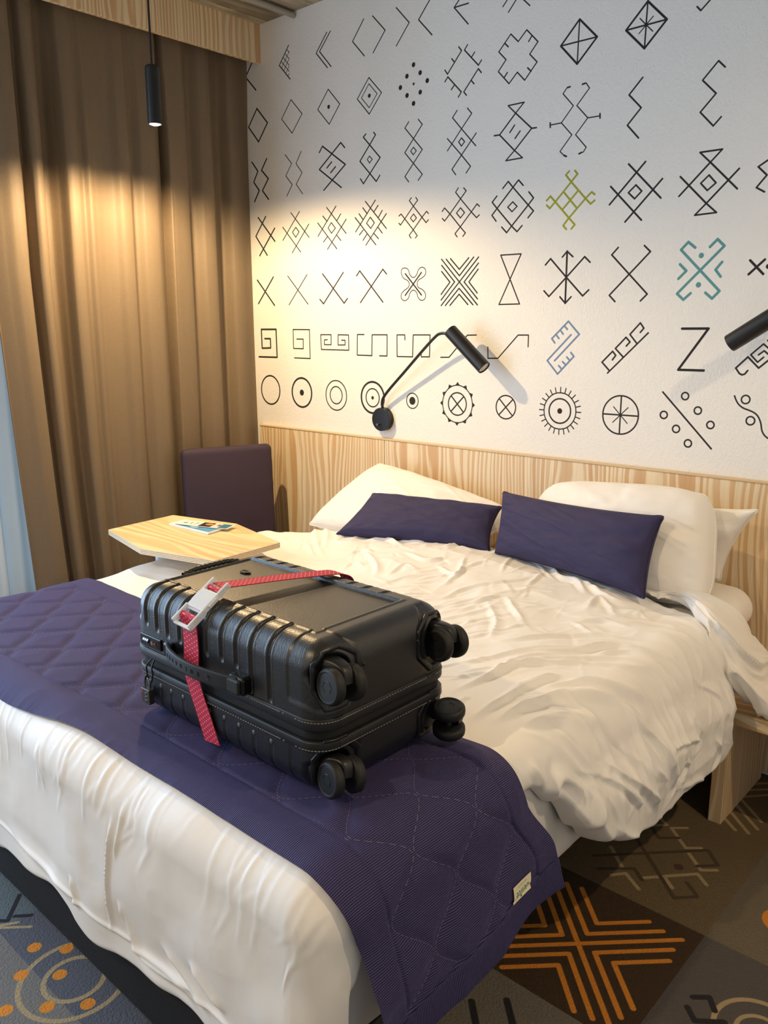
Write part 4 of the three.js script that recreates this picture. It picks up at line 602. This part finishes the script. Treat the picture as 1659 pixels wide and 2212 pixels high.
  const hexMark = (() => { const gs = []; for (let i = 0; i < 6; i++) { if (i === 1) continue; const a = i * Math.PI / 3, b = (i + 0.86) * Math.PI / 3; const A = V(0.012 * Math.cos(a), 0.0092, 0.012 * Math.sin(a)), B = V(0.012 * Math.cos(b), 0.0092, 0.012 * Math.sin(b)); gs.push(tube([A.toArray(), A.clone().lerp(B, 0.5).toArray(), B.toArray()], 0.0007, 4, 5)); } return mergeGeometries(gs); })();
  const caster = (y, z, axis, lean) => {
    const c = new THREE.Group(); c.name = 'caster'; g.add(c);
    const ax = V(...axis).normalize(), ctr = V(2.57, y, z).add(V(...lean));
    mesh('swivel_plate', new THREE.CylinderGeometry(0.029, 0.031, 0.02, 32).rotateZ(-Math.PI / 2).translate(2.524, y, z), M.fork, c);
    const off = ax.clone().cross(V(1, 0, 0)).normalize(), up = off.y < 0 ? off.negate() : off;      // the fork arches over on one side of the axle
    const path = new THREE.CatmullRomCurve3([V(2.518, y, z).addScaledVector(up, 0.013), V(2.55, y, z).addScaledVector(up, 0.02), ctr.clone().addScaledVector(up, 0.024).add(V(0.006, 0, 0)), ctr.clone().addScaledVector(up, 0.004).add(V(0.012, 0, 0))]);
    mesh('fork', grid(24, 20, (u, v) => { const p = path.getPoint(u), t = path.getTangent(u), n = t.clone().cross(ax).normalize(), a = v * Math.PI * 2, w = lerp(0.022, 0.0125, sst(0, 0.8, u)), h = lerp(0.013, 0.009, u), cc = Math.cos(a), ss = Math.sin(a); return p.addScaledVector(ax, Math.sign(cc) * Math.abs(cc) ** 0.6 * w).addScaledVector(n, Math.sign(ss) * Math.abs(ss) ** 0.6 * h).toArray(); }), M.fork, c);
    for (const s of [-1, 1]) {
      const w = mesh('wheel', orient(wheelGeo.clone(), ctr.clone().addScaledVector(ax, s * 0.0235), ax.clone().multiplyScalar(s)), M.rubber, c);
      mesh('hub_disc', orient(lathe([[0, 0.0092], [0.0245, 0.0092], [0.025, 0.0086]], 40), ctr.clone().addScaledVector(ax, s * 0.0235), ax.clone().multiplyScalar(s)), M.absPlain, c);
      mesh('hub_mark', orient(hexMark.clone(), ctr.clone().addScaledVector(ax, s * 0.0235), ax.clone().multiplyScalar(s)), M.gloss, c);
    }
    mesh('axle', orient(new THREE.CylinderGeometry(0.006, 0.006, 0.05, 14), ctr, ax), M.metal, c);
  };
  caster(wheels[0][0], wheels[0][1], [-0.12, 0.1, 1], [0, -0.012, 0]); caster(wheels[1][0], wheels[1][1], [-0.05, 0.1, 1], [0.004, -0.01, -0.004]);
  caster(wheels[2][0], wheels[2][1], [-0.18, 0.12, 1], [0, -0.004, 0]); caster(wheels[3][0], wheels[3][1], [0.1, 1, 0.15], [0.01, 0.0, -0.005]);
  // raised lips round the four caster recesses, wrapped over the rounded edges
  const onShell = (y, z, lift) => {
    let p = V(hx, y - SC.y, z - SC.z); const hy = (YT - YB) / 2, oz = Math.abs(p.z) - hz, oy = Math.abs(p.y) - hy;
    if (oz > 0) { p.x -= oz; p.z = Math.sign(p.z) * hz; } if (oy > 0) { p.x -= oy; p.y = Math.sign(p.y) * hy; }
    const q = V(clamp(p.x, -(hx - r), hx - r), clamp(p.y, -(hy - r), hy - r), clamp(p.z, -(hz - r), hz - r)), d = p.clone().sub(q).normalize();
    return q.addScaledVector(d, r + lift).add(SC).toArray();
  };
  for (const [y, z] of wheels) {
    const oct = (k, m) => { const a = k * 8, i = Math.floor(a) % 8, f = a - Math.floor(a), P = (j) => { const t = (j + 0.5) * Math.PI / 4; return [Math.cos(t) * 0.0655 * m, Math.sin(t) * 0.0655 * m]; }; const A = P(i), B = P(i + 1); return [lerp(A[0], B[0], f), lerp(A[1], B[1], f)]; };
    const prof = [[1.1, -0.004], [1.085, 0.002], [1.05, 0.003], [0.88, 0.0022], [0.8, -0.01]];
    mesh('recess_lip', grid(96, 4, (u, v) => { const [m, l] = prof[Math.round(v * 4)], o = oct(u, m); return onShell(y + o[0], z + o[1], l); }), M.absPlain2 ??= mat({ color: rgb(20, 22, 25), roughness: 0.35, side: THREE.DoubleSide }), g);
  }
  // grip on the far short end
  mesh('top_grip', grid(80, 16, (u, v) => { const a = v * Math.PI * 2, b = Math.sin(u * Math.PI), rr = 0.0065 + 0.0005 * Math.sin(u * 75); return [1.951 - 0.004 * b + rr * Math.cos(a), 0.927 + 0.006 * Math.min(1, 6 * u * (1 - u)) + rr * Math.sin(a), lerp(1.555, 1.715, u)]; }), M.fork, g);
  // zip pulls
  for (const [x, dx] of [[2.026, -0.004], [2.036, 0.005]]) mesh('zip_pull', tube([[x, 0.785, 1.8545], [x + dx, 0.772, 1.866], [x + dx * 1.4, 0.755, 1.866], [x + dx * 0.4, 0.738, 1.867]], 0.0018, 20, 8), M.gloss, g);

  // luggage strap: a top-level thing around the case
  const strap = group('luggage_strap', 'red luggage strap with white dots and clear plastic buckle around the suitcase', 'strap');
  const dots = dataTex(64, 64, (u, v, i, j) => { const hit = (a, b) => { const x = tile(u - a + 0.5, 1) - 0.5, y = tile(v - b + 0.5, 1) - 0.5; return Math.abs(x) < 0.11 - Math.max(0, -y) * 0.7 && y > -0.14 && y < 0.1; }; const n = (h2(i, j) - 0.5) * 22; return hit(0.25, 0.25) || hit(0.75, 0.75) ? [236 + n, 176 + n, 182 + n] : [192 + n, 20 + n * 0.4, 60 + n * 0.5]; });
  M.webbing = mat({ map: rep(dots, 3, 60), roughness: 0.7, bumpMap: rep(weaveBump, 2, 60), bumpScale: 0.0004, side: THREE.DoubleSide });
  M.webEdge = mat({ color: rgb(168, 22, 40), roughness: 0.7 });
  const webbing = (name, pts, w, across) => {
    const cr = new THREE.CatmullRomCurve3(pts.map((q) => V(q[0], q[1], q[2])), false, 'centripetal'), len = cr.getLength(), wx = (u) => { const k = u * (across.length - 1), i = Math.min(Math.floor(k), across.length - 2); return V(...across[i]).lerp(V(...across[i + 1]), k - i).normalize(); };
    const f = (th) => (u, v) => { const p = cr.getPointAt(u), a = wx(u), n = cr.getTangentAt(u).cross(a).normalize(); return p.addScaledVector(a, (v - 0.5) * w).addScaledVector(n, th).toArray(); };
    const part = mesh(name, grid(160, 8, f(0.0008), (u, v) => [v, u * len / 0.62]), M.webbing, strap);
    mesh('back_layer', grid(160, 8, f(-0.0008), (u, v) => [v, u * len / 0.62]), M.webbing, part);
    for (const s of [0, 1]) mesh('selvedge', new THREE.TubeGeometry(new THREE.CatmullRomCurve3(Array.from({ length: 60 }, (_, i) => V(...f(0)(i / 59, s)))), 120, 0.0011, 6), M.webEdge, part);
  };
  const X = [1, 0, 0];
  webbing('webbing', [[2.238, 0.66, 1.857], [2.215, 0.72, 1.86], [2.196, 0.765, 1.862], [2.19, 0.8, 1.865], [2.188, 0.86, 1.8615], [2.188, 0.905, 1.864], [2.189, 0.922, 1.868]], 0.05, [[0.97, 0.1, 0.0], [1, 0.0, 0], X, X]);
  webbing('webbing', [[2.192, 0.971, 1.793], [2.198, 0.97, 1.775], [2.222, 0.963, 1.66], [2.248, 0.953, 1.54], [2.255, 0.95, 1.515], [2.26, 0.935, 1.488], [2.262, 0.88, 1.4795], [2.262, 0.8, 1.4755], [2.262, 0.66, 1.478]], 0.042, [[1, 0, 0.2], [1, 0, 0.1], X, X]);
  M.clear = mat({ color: rgb(240, 243, 245), roughness: 0.35, transmission: 0.4, thickness: 0 });
  const bk = new THREE.Group(); bk.name = 'buckle'; strap.add(bk); bk.userData = { label: 'frosted clear plastic side-release buckle' };
  const a = V(2.188, 0.912, 1.8695), b = V(2.193, 0.9705, 1.785), yv = b.clone().sub(a), BL = yv.length(); yv.normalize(); const xv = V(1, 0, 0).addScaledVector(yv, -yv.x).normalize(), zv = xv.clone().cross(yv); bk.matrixAutoUpdate = true;
  const mtx = new THREE.Matrix4().makeBasis(xv, yv, zv).setPosition(a); mtx.decompose(bk.position, bk.quaternion, bk.scale);
  const bx = (x0, x1, y0, y1, z0, z1, rr = 0.002) => box(x0, x1, y0, y1, z0, z1, rr);
  mesh('socket_body', bx(-0.029, 0.029, 0.03, 0.078, -0.002, 0.011, 0.003), M.clear, bk);
  mesh('latch_prong', bx(0.0285, 0.0325, 0.045, 0.07, 0.001, 0.009, 0.0018), M.clear, bk); mesh('latch_prong', bx(-0.0325, -0.0285, 0.045, 0.07, 0.001, 0.009, 0.0018), M.clear, bk);
  mesh('frame_side', bx(0.0255, 0.0315, -0.012, 0.034, -0.003, 0.0125), M.clear, bk); mesh('frame_side', bx(-0.0315, -0.0255, -0.012, 0.034, -0.003, 0.0125), M.clear, bk);
  mesh('crossbar', bx(-0.03, 0.03, -0.0135, -0.006, -0.003, 0.004), M.clear, bk); mesh('crossbar', bx(-0.028, 0.028, 0.026, 0.033, 0, 0.006), M.clear, bk);
  mesh('frame_side', bx(0.0215, 0.028, 0.076, BL + 0.006, -0.002, 0.011), M.clear, bk); mesh('frame_side', bx(-0.028, -0.0215, 0.076, BL + 0.006, -0.002, 0.011), M.clear, bk);
  mesh('webbing_loop', new THREE.CylinderGeometry(0.0062, 0.0062, 0.05, 24).rotateZ(Math.PI / 2).translate(0, 0.012, 0.0035), mat({ map: rep(dots, 5, 1), roughness: 0.7 }), bk);
  mesh('webbing_loop', new THREE.CylinderGeometry(0.0055, 0.0055, 0.0425, 24).rotateZ(Math.PI / 2).translate(0, 0.088, 0.003), mat({ map: rep(dots, 5, 1), roughness: 0.7 }), bk);

  // padlock hanging from the zip pulls
  const pl = group('padlock', 'small grey combination padlock hanging from the suitcase zip pulls', 'padlock');
  M.lockBody = mat({ color: rgb(88, 82, 76), roughness: 0.4, metalness: 0.6 });
  mesh('body', box(2.004, 2.036, 0.684, 0.718, 1.861, 1.8745, 0.002), M.lockBody, pl);
  mesh('shackle', tube([[2.012, 0.716, 1.868], [2.012, 0.733, 1.868], [2.0175, 0.742, 1.868], [2.0245, 0.742, 1.868], [2.03, 0.733, 1.868], [2.03, 0.716, 1.868]], 0.0019, 30, 8), M.metal, pl);
  for (let i = 0; i < 3; i++) mesh('dial', new THREE.CylinderGeometry(0.0046, 0.0046, 0.005, 16).rotateZ(0).translate(2.024, 0.691 + i * 0.0085, 1.8725), M.metal, pl);
  mesh('red_mark', new THREE.TorusGeometry(0.0028, 0.0006, 6, 14).translate(2.011, 0.712, 1.8747), mat({ color: rgb(190, 80, 60), roughness: 0.5 }), pl);
  mesh('cord_loop', tube([[2.026, 0.742, 1.867], [2.022, 0.75, 1.868], [2.02, 0.745, 1.87], [2.018, 0.739, 1.869]], 0.002, 16, 8), M.gloss, pl);
}
// ---------------------------------------------------------------- side table and what lies on it
{
  const g = group('side_table', 'small six-sided pine plywood table standing at the bed edge', 'table');
  const poly = [[0.672, 1.195], [1.016, 1.267], [1.338, 1.187], [1.316, 0.882], [0.959, 0.803], [0.638, 0.881]], Y = 0.735, T = 0.02;
  const sh = new THREE.Shape(); poly.forEach((q, i) => (i ? sh.lineTo(q[0], -q[1]) : sh.moveTo(q[0], -q[1]))); sh.closePath();
  const top = new THREE.ShapeGeometry(sh).rotateX(-Math.PI / 2).translate(0, Y, 0), bot = new THREE.ShapeGeometry(sh).rotateX(Math.PI / 2).scale(1, 1, -1).translate(0, Y - T, 0);
  for (const q of [top, bot]) { const p = q.attributes.position, uv = q.attributes.uv; for (let i = 0; i < p.count; i++) uv.setXY(i, p.getZ(i) * 0.8 + 0.35, p.getX(i) * 0.8 + 0.2); }
  const tp = mesh('top', top, M.pineTable, g); mesh('underside', new THREE.ShapeGeometry(sh).rotateX(-Math.PI / 2).translate(0, Y - T, 0), M.pineEdge, tp);
  poly.forEach((a, i) => { const b = poly[(i + 1) % 6], l = Math.hypot(b[0] - a[0], b[1] - a[1]); mesh('ply_edge', grid(8, 1, (u, v) => [lerp(a[0], b[0], u), Y - T + T * v, lerp(a[1], b[1], u)], (u, v) => [u * l * 8, v]), M.plyEdge, tp); });
  const leg = mat({ color: rgb(190, 192, 192), roughness: 0.4, metalness: 0.6 });
  mesh('column', new THREE.CylinderGeometry(0.025, 0.025, Y - T - 0.01, 30).translate(0.77, (Y - T) / 2 + 0.005, 1.03), leg, g);
  mesh('mounting_plate', box(0.68, 0.9, Y - T - 0.006, Y - T, 0.93, 1.13, 0.002), leg, g);
  mesh('foot', lathe([[0, 0], [0.11, 0], [0.11, 0.008], [0.03, 0.014], [0, 0.014]], 44).translate(0.77, 0, 1.03), leg, g);
  // two printed leaflets
  const print = (w, h, draw) => { const cv = document.createElement('canvas'); cv.width = w; cv.height = h; draw(cv.getContext('2d'), w, h); const t = new THREE.CanvasTexture(cv); t.colorSpace = THREE.SRGBColorSpace; return t; };
  const low = print(512, 180, (c, w, h) => { c.fillStyle = 'rgb(240,244,246)'; c.fillRect(0, 0, w, h); const gr = 'rgb(92,160,196)'; c.fillStyle = gr; c.fillRect(60, 10, w - 74, h - 24); c.fillStyle = 'rgb(58,122,158)'; c.fillRect(60, 10, 190, 70); c.fillStyle = 'rgb(235,240,242)'; c.beginPath(); c.ellipse(250, 110, 52, 26, 0, 0, 7); c.fill(); });
  const up = print(512, 180, (c, w, h) => { c.fillStyle = 'rgb(248,244,226)'; c.fillRect(0, 0, w, h); c.fillStyle = 'rgb(70,78,40)'; c.fillRect(46, 84, 44, 22); c.fillStyle = 'rgb(60,60,50)'; c.fillRect(46, 36, 22, 10); c.fillStyle = 'rgb(150,110,100)'; for (let i = 0; i < 3; i++) c.fillRect(110 + 9 * i, 40 + 12 * i, 5, 70); c.fillStyle = 'rgb(50,50,50)'; for (let i = 0; i < 3; i++) c.fillRect(160 + 12 * i, 40, 5, 90 - 14 * i); c.fillStyle = 'rgb(54,40,34)'; c.fillRect(218, 12, 118, 156); c.fillStyle = 'rgb(214,140,70)'; c.beginPath(); c.ellipse(292, 70, 40, 34, 0, 0, 7); c.fill(); c.fillStyle = 'rgb(232,222,210)'; c.fillRect(336, 12, 70, 156); c.fillStyle = 'rgb(150,90,80)'; c.fillRect(372, 40, 30, 60); c.fillStyle = 'rgb(60,120,140)'; c.fillRect(406, 12, 92, 156); });
  const sheet = (name, label, q, y, lift, th, tex) => {
    const P = (u, v, dy) => { const x = lerp(lerp(q[0][0], q[1][0], u), lerp(q[3][0], q[2][0], u), v), z = lerp(lerp(q[0][1], q[1][1], u), lerp(q[3][1], q[2][1], u), v); return [x, y + lift * (u * u * 0.5 + 0.5 * v * v) + dy, z]; };
    const gp = group(name, label, 'leaflet', 'leaflets on the table'), paper = mat({ color: rgb(232, 236, 238), roughness: 0.5 });
    mesh('cover', grid(16, 6, (u, v) => P(u, v, th), (u, v) => [u, v]), mat({ map: tex, roughness: 0.35, side: THREE.DoubleSide }), gp);
    const pg = plain([0, 1].map((s) => grid(16, 1, (u, v) => P(u, s, v * th))).concat([0, 1].map((s) => grid(6, 1, (u, v) => P(s, u, v * th)))).concat([grid(16, 6, (u, v) => P(u, v, 0))]));
    paper.side = THREE.DoubleSide; mesh('pages', pg, paper, gp);
  };
  sheet('folded_leaflet', 'blue folded leaflet lying on the table under cream card', [[0.78, 0.994], [1.03, 0.988], [1.012, 0.9], [0.77, 0.912]], Y + 0.0004, 0.002, 0.006, low);
  sheet('printed_card', 'cream card with small photo on top of blue leaflet', [[0.815, 0.99], [1.047, 0.915], [1.02, 0.852], [0.79, 0.93]], Y + 0.0092, 0.003, 0.0008, up);
}
// ---------------------------------------------------------------- chair
{
  const g = group('chair', 'aubergine upholstered chair in the corner between curtain and headboard', 'chair');
  const ang = Math.atan2(0.405 - 0.25, 0.57 - 0.15);          // turned a little out of the corner
  const c = new THREE.Group(); g.position.set(0.33, 0, 0.36); g.rotation.y = Math.PI / 2 - ang * 0.9;
  g.userData.label = 'aubergine upholstered chair in the corner between curtain and headboard';
  const soft = (hx, hy, hz, r, k) => shell(hx, hy, hz, r, [50, 50, 30], (p, d) => k * (1 - (p.x / hx) ** 2) * (1 - (p.y / hy) ** 2) * Math.abs(d.z) + 0.002 * (fbm(p.x * 20, p.y * 20, 2) - 0.5));
  mesh('backrest', soft(0.225, 0.25, 0.033, 0.026, 0.008).rotateX(-0.06).translate(0, 0.69, 0.005), M.chair, g);
  mesh('seat', shell(0.225, 0.05, 0.22, 0.03, [40, 16, 40]).translate(0, 0.42, 0.22), M.chair, g);
  for (const [x, z] of [[-0.19, 0.02], [0.19, 0.02], [-0.19, 0.4], [0.19, 0.4]]) mesh('leg', new THREE.CylinderGeometry(0.016, 0.012, 0.372, 16).translate(x, 0.186, z), M.black, g);
  void c;
}
// ---------------------------------------------------------------- lamps
{
  const g = group('pendant_lamp', 'slim black cylinder pendant lamp switched on in front of the curtain', 'lamp');
  const x = 0.655, z = 0.87;
  mesh('cord', new THREE.CylinderGeometry(0.0042, 0.0042, CEIL - 2.44, 14).translate(x, (CEIL + 2.44) / 2, z), M.black, g);
  mesh('canopy', lathe([[0, 0], [0.045, 0], [0.05, 0.004], [0.05, 0.022], [0, 0.022]], 32).translate(x, CEIL - 0.022, z), M.black, g);
  mesh('housing', lathe([[0.0005, 0.205], [0.018, 0.205], [0.0225, 0.203], [0.0255, 0.197], [0.026, 0.19], [0.026, 0.004], [0.0255, 0.0005], [0.0235, 0.0005], [0.023, 0.004], [0.023, 0.012], [0.001, 0.012]], 44).translate(x, 2.24, z), M.black, g);
  const e = mat({ color: rgb(255, 240, 210), emissive: new THREE.Color(1, 0.78, 0.45), emissiveIntensity: 14, roughness: 0.4 });
  mesh('lamp_glow_disc', lathe([[0.0005, 0.0], [0.012, 0.0005], [0.019, 0.003], [0.0215, 0.006]], 32).translate(x, 2.238, z), e, g);
}
function sconce(label, base, armPts, head0, head1) {
  const g = group('wall_lamp', label, 'lamp', 'black reading lamps on the wall');
  const [bx, by] = base;
  mesh('base', lathe([[0.0005, 0], [0.052, 0], [0.052, 0.03], [0.0505, 0.032], [0.0005, 0.032]], 48).rotateX(Math.PI / 2).translate(bx, by, 0.0005), M.black, g);
  const sw = mesh('switch', new THREE.CylinderGeometry(0.0055, 0.0055, 0.018, 16).rotateX(Math.PI / 2).translate(bx - 0.004, by - 0.022, 0.041), M.metal, g); sw.userData = { label: 'small steel switch knob' };
  mesh('arm', tube(armPts, 0.0062, 140, 12), M.black, g);
  const a = V(...head0), b = V(...head1), d = b.clone().sub(a), L = d.length();
  mesh('lamp_head', orient(lathe([[0.0005, 0], [0.024, 0], [0.0268, 0.001], [0.0278, 0.004], [0.0278, L - 0.002], [0.0272, L], [0.0252, L], [0.0248, L - 0.004], [0.0248, L - 0.012], [0.0005, L - 0.012]], 44), a, d), M.black, g);
  mesh('bulb', orient(lathe([[0.0005, L - 0.004], [0.008, L - 0.0035], [0.009, L - 0.007], [0.02, L - 0.0045], [0.0246, L - 0.005], [0.0246, L - 0.011]], 36), a, d), mat({ color: rgb(205, 198, 186), roughness: 0.3 }), g);
}
sconce('black wall reading lamp on long bent arm above the headboard seam', [1.031, 1.092], [[1.035, 1.14, 0.02], [1.036, 1.165, 0.026], [1.05, 1.19, 0.032], [1.2, 1.315, 0.055], [1.38, 1.455, 0.082], [1.405, 1.468, 0.086], [1.44, 1.47, 0.09], [1.475, 1.452, 0.095]], [1.468, 1.482, 0.095], [1.632, 1.338, 0.085]);
sconce('black wall reading lamp whose head points left above the right pillows', [2.98, 1.09], [[2.976, 1.14, 0.02], [2.975, 1.17, 0.026], [2.97, 1.2, 0.032], [2.88, 1.45, 0.09], [2.83, 1.6, 0.12], [2.81, 1.615, 0.123], [2.79, 1.6, 0.123], [2.77, 1.573, 0.122]], [2.772, 1.568, 0.122], [2.578, 1.4405, 0.118]);
{
  const where = ['above the floor beside the bed', 'behind the foot of the bed'];
  DOWNLIGHTS.forEach(([x, z], i) => {
    const g = group('ceiling_downlight', 'small round ceiling downlight switched on ' + where[i], 'lamp', 'ceiling downlights');
    mesh('ring', lathe([[0.036, 0], [0.046, 0], [0.047, 0.004], [0.047, 0.012], [0.036, 0.012]], 40).translate(x, CEIL - 0.012, z), M.paint, g);
    mesh('lamp_glow_disc', lathe([[0.0005, 0.004], [0.036, 0.004], [0.036, 0.008]], 32).translate(x, CEIL - 0.012, z), mat({ color: rgb(255, 245, 225), emissive: new THREE.Color(1, 0.85, 0.62), emissiveIntensity: 6 }), g);
  });
}
renderer.render(scene, camera);
